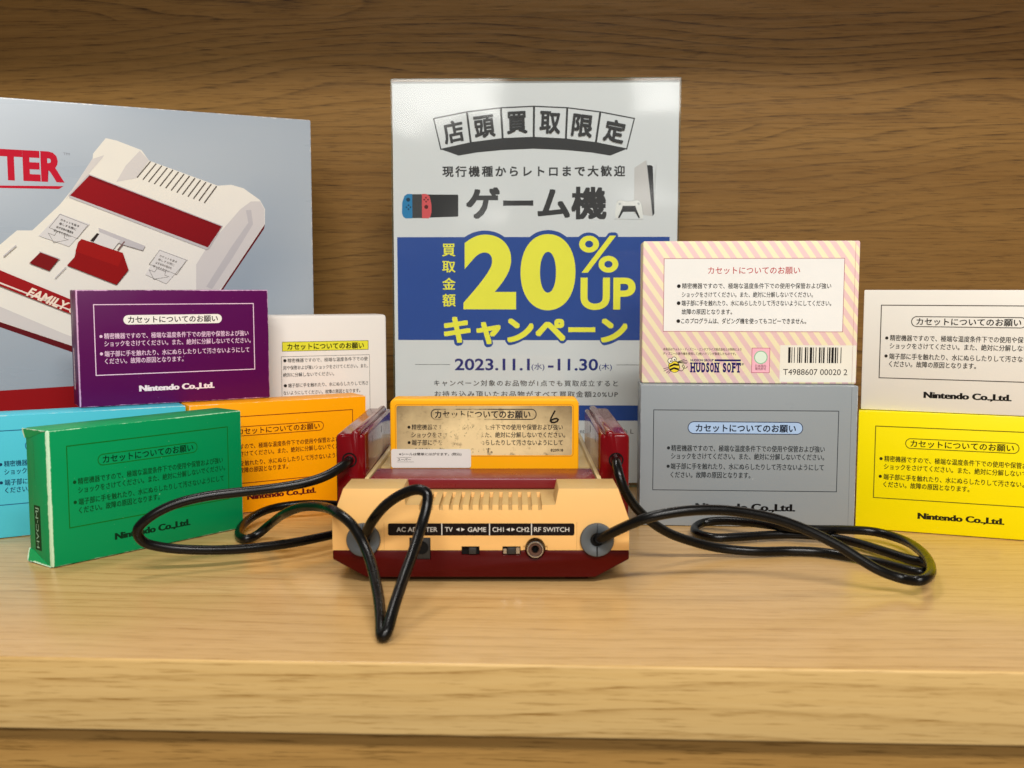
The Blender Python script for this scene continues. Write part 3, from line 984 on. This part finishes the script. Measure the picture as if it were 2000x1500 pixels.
# airy spacing: narrow every glyph about its own place
s.build("subtitle_lettering", po)
s = Sheet()
s.fit(GK, "ゲーム機", 53.9, 157.8, 199.7, 223.6, 0.03)
s.build("product_lettering", po)
s = Sheet(step=0.02)
for m_, bo in ((BL, 0.075), (YE, 0.0)):
    pass
def outlined(s, body, x0, x1, z0, z1, bold, grow):
    """yellow letters on a wider blue edge of the same letters"""
    s.step = 0.003
    for kx in range(16):
        dx, dz = grow * math.cos(kx * math.pi / 8), grow * math.sin(kx * math.pi / 8)
        s.fit(BL, body, x0 + dx, x1 + dx, z0 + dz, z1 + dz, 0.0, 12)
    s.n += 8
    s.fit(YE, body, x0, x1, z0, z1, bold, 12)
outlined(s, "2", 51.7, 91.0, 133.4, 188.7, 0.045, 3.0)
outlined(s, "0", 94.3, 135.1, 132.7, 189.0, 0.045, 3.0)
outlined(s, "%", 137.7, 166.8, 160.6, 187.8, 0.012, 2.4)
s.fit(YE, "UP", 138.9, 179.7, 133.0, 156.9, 0.028, 10)
for ch, z1, z0 in (("買", 182.1, 172.6), ("取", 169.3, 160.7), ("金", 156.9, 148.0), ("額", 145.0, 135.4)):
    s.fit(YE, ch, 36.0, 45.8, z0, z1, 0.018)
s.build("discount_lettering", po)
s = Sheet(step=0.02)
outlined(s, "キャンペーン", 36.9, 174.0, 107.3, 127.8, 0.035, 2.4)
s.build("campaign_lettering", po)
s = Sheet()
NB = '#1d2b78'
s.fit(NB, "2023.11.1", 45.0, 101.3, 87.6, 96.6, 0.02)
s.fit(NB, "(水)", 102.6, 112.3, 87.4, 93.2, 0.006)
s.fit(NB, "-11.30", 114.9, 152.4, 87.6, 96.6, 0.02)
s.fit(NB, "(木)", 153.1, 162.7, 87.4, 93.2, 0.006)
s.build("date_lettering", po)
s = Sheet()
s.text(GK, "キャンペーン対象のお品物が1点でも買取成立すると", 29.2, 167.2, 78.0, 4.9, 0.013, 2, 1.25)
s.text(GK, "お持ち込み頂いたお品物がすべて買取金額20%UP", 29.7, 167.3, 69.8, 4.9, 0.013, 2, 1.22)
s.build("fine_lettering", po)
s = Sheet()
s.fit(GK, "nt", 139.2, 142.6, 40.2, 42.8, 0.0)
s.build("foot_lettering", po)
s = Sheet()
s.fit(GK, "h L", 172.4, 179.4, 40.2, 43.6, 0.0)
s.build("foot_lettering", po)
# small pictures of hand-held, console and pad
s = Sheet()
dk = '#3c3c3e'
s.poly('#2f2f31', [(21.3, 218.2), (47.9, 218.0), (48.2, 217.4), (48.1, 202.4), (47.5, 201.9), (13.8, 200.9)])
s.rect('#444446', 14.0, 200.9, 21.4, 218.4)
s.poly('#2d7fb4', [(14.0, 218.6), (10.4, 218.6), (8.2, 217.2), (6.5, 212.2), (6.3, 204.3), (7.4, 201.6), (9.2, 200.7), (14.0, 200.7)])
s.poly('#d4575c', [(21.2, 218.6), (24.6, 218.6), (26.9, 216.9), (28.2, 211.0), (28.3, 205.2), (27.4, 202.0), (26.2, 200.7), (21.2, 200.7)])
s.disc('#1d3d55', 11.0, 214.4, 1.5)
s.disc('#5c2426', 24.4, 209.1, 1.5)
for cx, cz, col in ((11.2, 208.9, '#173048'), (24.3, 214.4, '#4a1a1c')):
    for dx, dz in ((1.4, 0), (-1.4, 0), (0, 1.4), (0, -1.4)):
        s.disc(col, cx + dx, cz + dz, 0.6)
s.build("handheld_picture", po)
s = Sheet()
s.poly('#c8cacc', [(192.4, 232.0), (194.2, 241.4), (193.4, 218.0), (192.7, 205.0)])
s.poly('#2c2c2f', [(186.9, 239.1), (190.4, 238.9), (191.4, 237.8), (193.0, 204.0), (191.8, 202.2), (189.6, 202.2)])
s.poly('#c9c6c6', [(177.9, 237.2), (186.3, 242.6), (189.4, 220.0), (191.2, 202.0), (184.8, 202.9), (177.9, 203.8)])
s.poly('#b9bbbd', [(186.3, 242.6), (186.8, 241.8), (191.7, 202.0), (191.2, 202.0), (189.2, 220.0)])
s.poly('#e4e4e2', [(165.0, 211.8), (166.2, 213.4), (168.6, 213.9), (172, 212.9), (176.5, 212.9), (179.6, 213.9), (182.2, 213.2), (183.4, 211.0), (184.7, 203.2), (184.4, 200.7), (182.6, 200.3), (179.4, 205.6), (169.4, 205.6), (166.4, 200.3), (164.8, 200.8), (164.0, 203.4)])
s.poly('#242426', [(169.6, 209.6), (178.9, 209.6), (179.6, 207.4), (182.4, 201.0), (181.4, 200.4), (178.6, 205.2), (170.0, 205.2), (167.2, 200.4), (166.2, 201.0), (169.0, 207.4)])
s.path('#9a9c9e', [(165.0, 211.8), (166.2, 213.4), (168.6, 213.9), (172, 212.9), (176.5, 212.9), (179.6, 213.9), (182.2, 213.2), (183.4, 211.0), (184.7, 203.2)], 0.25)
for cx in (167.4, 181.2):
    s.disc('#b4b6b8', cx, 211.0, 0.9)
s.path('#c4c5c6', [(163.5, 199.9), (185, 199.6)], 0.5)
s.build("console_picture", po)

hd = empty("sign_holder", (ox * MM, oy * MM, 0), py)
tag(hd, "clear acrylic sign holder with pale green edges standing behind the console", "sign holder")
bm = bmesh.new()
add_box(bm, -0.7, 210.9, -3.2, -1.5, 0.4, 301.2)
bm.faces.ensure_lookup_table()
for f in bm.faces:
    f.normal_update()
    f.material_index = 0 if abs(f.normal.y) > 0.9 else 1
bm_obj("front_sheet", bm, hd, [M_acrylic, M_acredge])
bm = bmesh.new()
add_box(bm, -0.7, 210.9, 0.9, 2.6, 0.4, 302.4)
for f in bm.faces:
    f.normal_update()
    f.material_index = 0 if abs(f.normal.y) > 0.9 else 1
bm_obj("back_sheet", bm, hd, [M_acrylic, M_acredge])
bm = bmesh.new()
add_box(bm, -2.2, 211.6, 2.8, 62, 0.4, 2.2)
bm_obj("base", bm, hd, [M_acrylic])

# ================================================================== the games console (back side towards us)
CX, CY = -15.75, 512.5
con = empty("game_console", (CX * MM, CY * MM, 0))
tag(con, "yellowed home game console with dark red base seen from behind", "game console")

def boolean(ob, cutters):
    for c in cutters:
        md = ob.modifiers.new("cut", 'BOOLEAN')
        md.operation = 'DIFFERENCE'
        md.solver = 'EXACT'
        md.object = c
    bv = ob.modifiers.new("bevel", 'BEVEL')
    bv.width = 0.45 * MM
    bv.segments = 2
    bv.limit_method = 'ANGLE'
    bv.angle_limit = math.radians(28)
    dg = bpy.context.evaluated_depsgraph_get()
    me = bpy.data.meshes.new_from_object(ob.evaluated_get(dg))
    ob.modifiers.clear()
    ob.data = me
    for c in cutters:
        bpy.data.objects.remove(c, do_unlink=True)

bm = bmesh.new()
add_prism(bm, [(-75, 17), (75, 17), (75, 32.5), (69.2, 48.6), (-69.2, 48.6), (-75, 32.5)], 0, 42)
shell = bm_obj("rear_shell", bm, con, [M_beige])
cut = []
bm = bmesh.new()
add_prism(bm, [(-37.9, 40.3), (37.6, 40.3), (40.0, 52), (-40.0, 52)], -2, 50)
cut.append(bm_obj("c", bm, con))
bm = bmesh.new()
add_box(bm, -90, 90, 27, 60, 40.32, 60)
cut.append(bm_obj("c", bm, con))
bm = bmesh.new()
for i in range(13):
    add_box(bm, -30.1 + 5.0 * i - 0.95, -30.1 + 5.0 * i + 0.95, -2, 33, 37.6, 60)
cut.append(bm_obj("c", bm, con))
bm = bmesh.new()
add_box(bm, -36.2, -25.5, -2, 6, 10, 23.5)          # opening of the power socket
add_box(bm, -9.8, -0.7, -2, 3.0, 10, 19.0)
add_box(bm, 10.9, 20.1, -2, 3.0, 10, 19.0)
cut.append(bm_obj("c", bm, con))
bm = bmesh.new()
add_prism(bm, [(27.5 + 5.2 * math.cos(t * math.pi / 16), 17.9 + 5.6 * math.sin(t * math.pi / 16)) for t in range(32)], -2, 5)
cut.append(bm_obj("c", bm, con))
bm = bmesh.new()
add_box(bm, 21.5, 33.8, -3, 0.8, 10, 19.3)
cut.append(bm_obj("c", bm, con))
boolean(shell, cut)
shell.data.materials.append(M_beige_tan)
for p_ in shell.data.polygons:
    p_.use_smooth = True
    if p_.normal.y > -0.55 and abs(p_.center.x) < 68 * MM or p_.normal.z > 0.8:  # darker tan on upward and inward faces, picked by their normals
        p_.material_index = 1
shell.data.set_sharp_from_angle(angle=math.radians(30))

bm = bmesh.new()
for sx in (-1, 1):
    add_box(bm, sx * 62.0 - (2.4 if sx < 0 else 0), sx * 62.0 + (2.4 if sx > 0 else 0), 42.2, 216, 17, 46.4, 0.4)
add_box(bm, -61.9, 61.9, 42.2, 72, 17, 40.0)
add_box(bm, -61.9, 61.9, 92, 216, 17, 44.0, 0.6)
bm_obj("deck", bm, con, [M_beige_pale], smooth=True)
bm = bmesh.new()
add_prism(bm, [(-75, 16.8), (-75, 12.4), (-58, 3), (58, 3), (75, 12.4), (75, 16.8)], 0, 220, 0.5)
for sx in (-55, 43):
    for yy in (8, 196):
        add_box(bm, sx, sx + 12, yy, yy + 12, 0.3, 3.2, 0.4)
base = bm_obj("base_shell", bm, con, [M_red], smooth=True)
cut = []
bm = bmesh.new()
add_box(bm, -36.2, -25.5, -2, 6, 12.2, 20)
add_box(bm, -9.8, -0.7, -2, 3.0, 14.4, 20)
add_box(bm, 10.9, 20.1, -2, 3.0, 14.4, 20)
cut.append(bm_obj("c", bm, con))
bm = bmesh.new()
add_prism(bm, [(27.5 + 5.2 * math.cos(t * math.pi / 16), 17.9 + 5.4 * math.sin(t * math.pi / 16)) for t in range(32)], -2, 5)
cut.append(bm_obj("c", bm, con))
boolean(base, cut)
base.data.set_sharp_from_angle(angle=math.radians(30))
# lid folded back open in front of the cassette
bm = bmesh.new()
add_box(bm, -61.4, 61.4, 40.5, 71.8, 40.35, 46.4, 0.9, 3)
bm_obj("cassette_lid", bm, con, [M_redmatte], smooth=True)
# label strip
s = Sheet(off=0.06)
s.rrect(ink('#1a1210', 0.35), -46.9, 24.6, 47.3, 30.85, 1.0)
for xx in (-19.7, 4.4, 25.6):
    s.rect('#d8d4cc', xx - 0.25, 24.7, xx + 0.25, 30.75)
ls = s.build("label_strip", con)
s = Sheet(off=0.12)
lt = '#d2cec6'
s.fit(lt, "AC ADAPTER", -42.6, -21.9, 26.5, 28.9, 0.008)
s.fit(lt, "TV", -18.1, -14.2, 26.5, 28.9, 0.008)
s.poly(lt, [(-12.6, 27.7), (-10.8, 28.6), (-10.8, 26.8)])
s.poly(lt, [(-8.1, 27.7), (-9.9, 28.6), (-9.9, 26.8)])
s.fit(lt, "GAME", -6.6, 2.7, 26.5, 28.9, 0.008)
s.fit(lt, "CH1", 5.9, 11.6, 26.5, 28.9, 0.008)
s.poly(lt, [(12.8, 27.7), (14.6, 28.6), (14.6, 26.8)])
s.poly(lt, [(17.3, 27.7), (15.5, 28.6), (15.5, 26.8)])
s.fit(lt, "CH2", 18.0, 24.5, 26.5, 28.9, 0.008)
s.fit(lt, "RF SWITCH", 26.9, 44.7, 26.5, 28.9, 0.008)
s.build("lettering", ls)
# power socket
bm = bmesh.new()
add_box(bm, -36.0, -25.7, 0.5, 5.5, 12.3, 23.3, 0.4)
dc = bm_obj("power_socket", bm, con, [M_charcoal], smooth=True)
bm = bmesh.new()
add_lathe_y(bm, -30.0, 18.2, [(3.4, 0.42), (3.4, 0.3), (2.9, 0.3), (2.9, 0.45), (0, 0.45)], 28)
bm_obj("socket_hole", bm, dc, [M_dark])
# slide switches
for x0, sl in ((-9.7, 0), (11.0, 1)):
    bm = bmesh.new()
    add_box(bm, x0, x0 + 9.0, 1.9, 2.9, 14.5, 18.9)
    sw = bm_obj("slide_switch", bm, con, [M_dark])
    bm = bmesh.new()
    add_box(bm, x0 + (2.4 if sl else 3.6), x0 + (6.4 if sl else 7.4), -0.2, 1.88, 15.0, 18.4, 0.3)
    bm_obj("slider", bm, sw, [M_charcoal], smooth=True)
    if sl:
        bm = bmesh.new()
        add_box(bm, x0 + 0.4, x0 + 2.0, 0.9, 1.85, 15.0, 17.6)
        add_box(bm, x0 + 6.8, x0 + 8.7, 0.9, 1.85, 15.0, 18.2)
        bm_obj("contact_plate", bm, sw, [M_metal])
# aerial socket
bm = bmesh.new()
add_lathe_y(bm, 27.5, 17.7, [(4.3, 4.0), (4.3, -1.7), (4.0, -2.0), (3.6, -2.0), (3.4, -1.7), (3.4, -0.4)], 48)
rf = bm_obj("aerial_socket", bm, con, [M_metal], smooth=True)
bm = bmesh.new()
add_lathe_y(bm, 27.5, 17.7, [(3.38, -1.2), (2.2, -1.2), (2.0, -1.0), (1.5, 1.5), (0, 1.5)], 36)
bm_obj("insulator", bm, rf, [plastic("brown_insulator", '#5b4034', 0.4)], smooth=True)
bm = bmesh.new()
add_lathe_y(bm, 27.5, 17.7, [(1.45, -1.22), (1.3, 0.8), (0, 0.8)], 24)
bm_obj("pin_hole", bm, rf, [M_dark])
# cord grommets
for gx in (-59.3, 58.7):
    bm = bmesh.new()
    add_lathe_y(bm, gx, 22.5, [(8.6, 1.0), (8.6, -1.2), (8.2, -1.9), (7.2, -2.1), (5.2, -1.7), (3.6, -0.9), (2.9, 0.5), (2.9, 1.5)], 56)
    gr = bm_obj("cord_grommet", bm, con, [M_grey], smooth=True)
    bm = bmesh.new()
    add_box(bm, gx - 0.28, gx + 0.28, -2.16, -1.0, 14.3, 19.0)
    add_box(bm, gx - 0.12, gx + 0.12, -2.14, -1.0, 26.0, 30.9)
    add_lathe_y(bm, gx, 22.5, [(3.3, -0.6), (0, -0.6)], 24)
    bm_obj("split_line", bm, gr, [M_dark])
for xx in (-48.9, 48.5):
    s = Sheet(off=0.03)
    s.rect('#c9985a', xx - 0.1, 17.2, xx + 0.1, 31.5)
    s.build("panel_seam", con)

# ================================================================== cassette in the slot
ca = empty("game_cassette", (CX * MM, 585 * MM, 0))
tag(ca, "orange yellow game cassette with a dirty worn label plugged into the console", "game cassette")
def rtop(x0, x1, z0, z1, r, seg=6):
    out = [(x0, z0), (x1, z0)]
    for cx, a0 in ((x1 - r, 0), (x0 + r, 90)):
        for k in range(seg + 1):
            a_ = math.radians(a0 + 90 * k / seg)
            out.append((cx + r * math.cos(a_), z1 - r + r * math.sin(a_)))
    return out
bm = bmesh.new()
add_prism(bm, rtop(-53.9, 53.9, 22, 86.2, 3.2), 0, 17.0, 0.9, 3)
bm_obj("shell", bm, ca, [M_cart], smooth=True)
s = Sheet(off=0.03)
s.rring(plastic("recess_lip", '#d98f1c', 0.4), -50.9, 53.2, 50.8, 83.0, 1.6, 0.5)
s.build("label_recess", ca)
m, nt, bs, out = new_mat("dirty_label_paper")
n1 = scaled_noise(nt, (28, 28, 28), 5, 0.65)
n2 = scaled_noise(nt, (160, 160, 160), 4, 0.7)
n3 = scaled_noise(nt, (70, 70, 70), 5, 0.7, None, 0.6)
tcn = nt.nodes.new("ShaderNodeTexCoord").outputs['Object']
spn = nt.nodes.new("ShaderNodeSeparateXYZ")
nt.links.new(tcn, spn.inputs[0])
ex = maprange(nt, math_n(nt, 'ABSOLUTE', spn.outputs[0]), 0.020, 0.050)
et = maprange(nt, spn.outputs[2], 0.070, 0.083)
grime = math_n(nt, 'ADD', math_n(nt, 'MULTIPLY', ex, 0.7), math_n(nt, 'MULTIPLY', et, 0.4))
grime = math_n(nt, 'ADD', grime, math_n(nt, 'MULTIPLY', math_n(nt, 'SUBTRACT', n1, 0.5), 1.7), clamp=True)
c1 = mixc(nt, grime, srgb('#e6cd98'), srgb('#85704c'))
c1 = mixc(nt, maprange(nt, n2, 0.57, 0.72, 0, 0.75), c1, srgb('#6a5638'))
low = maprange(nt, spn.outputs[2], 0.070, 0.055)
c1 = mixc(nt, math_n(nt, 'MULTIPLY', maprange(nt, n3, 0.62, 0.68), math_n(nt, 'MULTIPLY', low, maprange(nt, spn.outputs[0], -0.002, 0.012, 0, 0.75))), c1, srgb('#a08a78'))
nt.links.new(c1, bs.inputs['Base Color'])
bs.inputs['Roughness'].default_value = 0.6
s = Sheet(off=0.06)
s.rrect(m, -50.2, 53.8, 50.1, 82.3, 1.2)
lab = s.build("paper_label", ca)
# ink rubbed away in the middle of the label
m, nt, bs, out = new_mat("rubbed_ink")
tr = nt.nodes.new("ShaderNodeBsdfTransparent")
mx = nt.nodes.new("ShaderNodeMixShader")
tcn = nt.nodes.new("ShaderNodeTexCoord").outputs['Object']
spn = nt.nodes.new("ShaderNodeSeparateXYZ")
nt.links.new(tcn, spn.inputs[0])
n1 = scaled_noise(nt, (120, 120, 120), 4, 0.7)
n2 = scaled_noise(nt, (500, 500, 500), 3, 0.6)
dx = math_n(nt, 'ABSOLUTE', math_n(nt, 'ADD', spn.outputs[0], 0.012))
keep = maprange(nt, dx, 0.008, 0.046, 0.36, 0.98)
keep = math_n(nt, 'ADD', keep, maprange(nt, spn.outputs[2], 0.0755, 0.0775, 0.0, 0.14))
keep = math_n(nt, 'ADD', keep, maprange(nt, spn.outputs[0], 0.0, 0.03, 0.0, 0.2))
a_ = math_n(nt, 'SUBTRACT', keep, math_n(nt, 'ADD', math_n(nt, 'MULTIPLY', n1, 0.6), math_n(nt, 'MULTIPLY', n2, 0.4)))
fac = maprange(nt, a_, -0.10, 0.16)
bs.inputs['Base Color'].default_value = srgb('#2a1e14')
bs.inputs['Roughness'].default_value = 0.5
nt.links.new(fac, mx.inputs[0])
nt.links.new(tr.outputs[0], mx.inputs[1])
nt.links.new(bs.outputs[0], mx.inputs[2])
nt.links.new(mx.outputs[0], out.inputs[0])
M_rub = m
k1 = 107.8 / 1945 * 1.0
def lx(px): return -53.9 + (px - 5) * 107.8 / 1945
def lz(pz): return 86.2 - (pz - 25) * (86.2 - 46.6) / 740
s = Sheet(off=0.10)
s.rring(M_rub, lx(430), lz(243), lx(1510), lz(135), 2.7, 0.55)
s.text(M_rub, TITLE, lx(470), lx(1450), lz(190), 5.0, 0.022)
s.text(M_rub, NOTE[0], lx(228), lx(1785), lz(327), 3.5, 0.014)
s.text(M_rub, NOTE[1], lx(225), lx(1810), lz(410), 3.5, 0.014)
s.text(M_rub, NOTE[2], lx(228), lx(1785), lz(493), 3.5, 0.014)
s.text(M_rub, NOTE[3], lx(250), lx(1060), lz(578), 3.5, 0.014)
s.fit(M_rub, "820918", lx(1660), lx(1790), lz(590), lz(560), 0.02)
s.disc('#1e150e', lx(200), lz(327), 0.85)
s.disc('#1e150e', lx(200), lz(493), 0.85)
s.build("label_lettering", lab)
s = Sheet(off=0.40)
six = [(1705, 148), (1685, 185), (1664, 228), (1656, 258), (1672, 274), (1700, 275), (1728, 262), (1738, 244), (1722, 232), (1694, 236), (1664, 252)]
s.path('#17120f', [(lx(x_), lz(z_)) for x_, z_ in six], 0.85)
s.build("handwritten_numeral", lab)
s = Sheet(off=0.46)
s.poly('#dcd9d2', s.rrect_pts(-53.4, lz(765), lx(838), lz(562), 1.3))
stk = s.build("price_sticker", ca)
s = Sheet(off=0.5)
s.text('#4a4642', "※シールは簡単にはがせます。(税込)", lx(95), lx(740), lz(617), 1.75, 0.02)
s.text('#3a3632', "スーパー", lx(80), lx(215), lz(676), 1.7, 0.02)
s.rect('#77726c', lx(72), lz(654), lx(222), lz(651))
s.rect('#77726c', lx(72), lz(702), lx(246), lz(699))
s.build("sticker_lettering", stk)

# ================================================================== two controllers parked on the console
def controller(side, label):
    """side -1: towards the green box; local x runs from the outer face (0) inward"""
    r = empty("game_controller", (0, 560 * MM, 18.3 * MM))
    tag(r, label, "game controller", "controllers parked on the console sides")
    prof = [(0, 0), (16.2, 0)]
    def arc(cx, cz, rr, a0, a1, n=5):
        return [(cx + rr * math.cos(math.radians(a0 + (a1 - a0) * k / n)), cz + rr * math.sin(math.radians(a0 + (a1 - a0) * k / n))) for k in range(n + 1)]
    prof += arc(16.2 - 2.2, 51.2 - 2.2, 2.2, 0, 75)
    prof += [(13.2, 50.4)]
    prof += arc(11.2, 51.3, 1.9, 10, 90, 4)
    prof += arc(10.4, 51.3, 1.9, 90, 165, 4)
    prof += [(8.0, 51.4)]
    prof += arc(2.6, 51.4 - 2.6, 2.6, 90, 180)
    if side > 0:
        prof = [(16.2 - x_, z_) for x_, z_ in prof][::-1]
    x0 = -96.6 if side < 0 else 48.2
    bm = bmesh.new()
    b2 = bmesh.new()
    ys = [(0.0, 1.5), (0.35, 0.75), (1.0, 0.25), (2.0, 0.0), (120.0, 0.0), (121.5, 0.5), (122.0, 1.5)]
    cx, cz = 8.1, 26.0
    rings = []
    for yy, ins in ys:
        rings.append([b2.verts.new(((x0 + cx + (x_ - cx) * (1 - ins / 8.1)) * MM, yy * MM, (cz + (z_ - cz) * (1 - ins / 26.0)) * MM)) for x_, z_ in prof])
    n = len(prof)
    for a, c in zip(rings, rings[1:]):
        for i in range(n):
            b2.faces.new((a[i], a[(i + 1) % n], c[(i + 1) % n], c[i]))
    b2.faces.new(rings[0])
    b2.faces.new(rings[-1])
    merge(bm, b2)
    bm_obj("shell", bm, r, [M_redgloss], smooth=True)
    hx = -89.2 if side < 0 else 57.1
    hz = 36.9
    bm = bmesh.new()
    add_lathe_y(bm, hx, hz, [(4.2, 0.2), (4.1, -0.12), (3.4, -0.1), (3.0, 0.1), (0, 0.1)], 28)
    bm_obj("cord_hole", bm, r, [M_dark], smooth=True)
    # slits in the side face that looks towards the cassette
    xi = x0 + 16.2 if side < 0 else x0
    for yy, z0, z1 in ((28, 42.5, 46.5), (70, 42.5, 46.5)):
        bm = bmesh.new()
        add_box(bm, xi - 0.06, xi + 0.06, yy, yy + 1.1, z0, z1)
        bm_obj("side_slit", bm, r, [M_dark])
    return r
controller(-1, "dark red game controller beside the orange game box")
controller(1, "dark red game controller beside the silver grey game box")

# ================================================================== controller cords
cordL = [(-0.0892, 0.561, 0.0552), (-0.091, 0.553, 0.0537), (-0.0985, 0.545, 0.0496), (-0.1086, 0.54, 0.0466), (-0.124, 0.536, 0.0444), (-0.1424, 0.534, 0.0426), (-0.16, 0.53, 0.041), (-0.1748, 0.526, 0.0377), (-0.1859, 0.523, 0.0322), (-0.1933, 0.523, 0.0247), (-0.1914, 0.526, 0.018), (-0.1822, 0.53, 0.014), (-0.1677, 0.535, 0.0114), (-0.1483, 0.543, 0.0096), (-0.1236, 0.556, 0.0094), (-0.102, 0.577, 0.0095), (-0.0915, 0.61, 0.006), (-0.0898, 0.640, 0.004), (-0.0937, 0.662, 0.004), (-0.1053, 0.6743, 0.005), (-0.1175, 0.6666, 0.008), (-0.1344, 0.6588, 0.01), (-0.1537, 0.6493, 0.009), (-0.1637, 0.6289, 0.006), (-0.1635, 0.6065, 0.003), (-0.1557, 0.5926, 0.003), (-0.1508, 0.5972, 0.004), (-0.1433, 0.5978, 0.01), (-0.1247, 0.56, 0.0257), (-0.1126, 0.545, 0.0323), (-0.0989, 0.528, 0.036), (-0.0864, 0.504, 0.038), (-0.0781, 0.496, 0.0339), (-0.0717, 0.489, 0.0263), (-0.0659, 0.475, 0.0192), (-0.0605, 0.455, 0.0117), (-0.0564, 0.433, 0.0066), (-0.0546, 0.4232, 0.003), (-0.0529, 0.424, 0.0047), (-0.0512, 0.434, 0.0113), (-0.0486, 0.452, 0.0197), (-0.0457, 0.466, 0.0277), (-0.0429, 0.478, 0.0369), (-0.0405, 0.485, 0.0464), (-0.0407, 0.487, 0.0512), (-0.0448, 0.489, 0.0528), (-0.052, 0.492, 0.0505), (-0.0612, 0.496, 0.0441), (-0.0687, 0.501, 0.0351), (-0.073, 0.507, 0.0267), (-0.0753, 0.514, 0.0223)]
cordR = [(0.0571, 0.561, 0.0566), (0.0564, 0.551, 0.0549), (0.0575, 0.545, 0.049), (0.0608, 0.544, 0.0403), (0.0682, 0.546, 0.0299), (0.0823, 0.551, 0.0181), (0.0993, 0.558, 0.0101), (0.1159, 0.562, 0.0053), (0.1365, 0.5623, 0.0035), (0.1544, 0.5654, 0.003), (0.1709, 0.5631, 0.003), (0.1848, 0.5532, 0.003), (0.197, 0.5405, 0.003), (0.2043, 0.5294, 0.003), (0.2097, 0.5225, 0.003), (0.2147, 0.5225, 0.003), (0.2202, 0.5314, 0.003), (0.22, 0.5405, 0.003), (0.2142, 0.5482, 0.0032), (0.2063, 0.5604, 0.004), (0.1985, 0.5776, 0.004), (0.1858, 0.5935, 0.004), (0.1696, 0.5998, 0.004), (0.1511, 0.5985, 0.004), (0.1319, 0.5935, 0.004), (0.1182, 0.5922, 0.004), (0.1101, 0.6023, 0.004), (0.1117, 0.6182, 0.004), (0.1181, 0.6262, 0.005), (0.1288, 0.6231, 0.007), (0.1426, 0.6145, 0.008), (0.1575, 0.6, 0.009), (0.1732, 0.592, 0.009), (0.195, 0.596, 0.0078), (0.2135, 0.596, 0.0065), (0.2237, 0.5812, 0.0055), (0.2208, 0.5458, 0.0075), (0.2127, 0.5141, 0.0088), (0.2043, 0.4946, 0.009), (0.1966, 0.4871, 0.0086), (0.191, 0.493, 0.0079), (0.1797, 0.494, 0.0117), (0.1702, 0.496, 0.0171), (0.1611, 0.498, 0.0227), (0.1464, 0.5, 0.0299), (0.1311, 0.5, 0.0356), (0.1157, 0.499, 0.0391), (0.1002, 0.497, 0.0411), (0.0822, 0.494, 0.041), (0.0653, 0.494, 0.0377), (0.0519, 0.502, 0.0297), (0.0452, 0.508, 0.0246), (0.043, 0.514, 0.0222)]
GC = "cords of the two controllers"
c_ = tube("controller_cord", cordL, 2.6 * MM, M_cord)
tag(c_, "black cord looping over the green box and hanging before the console's power socket", "cord", GC)
c_ = tube("controller_cord", cordR, 2.6 * MM, M_cord)
tag(c_, "black cord lying in flat loops in front of the silver grey and yellow boxes", "cord", GC)
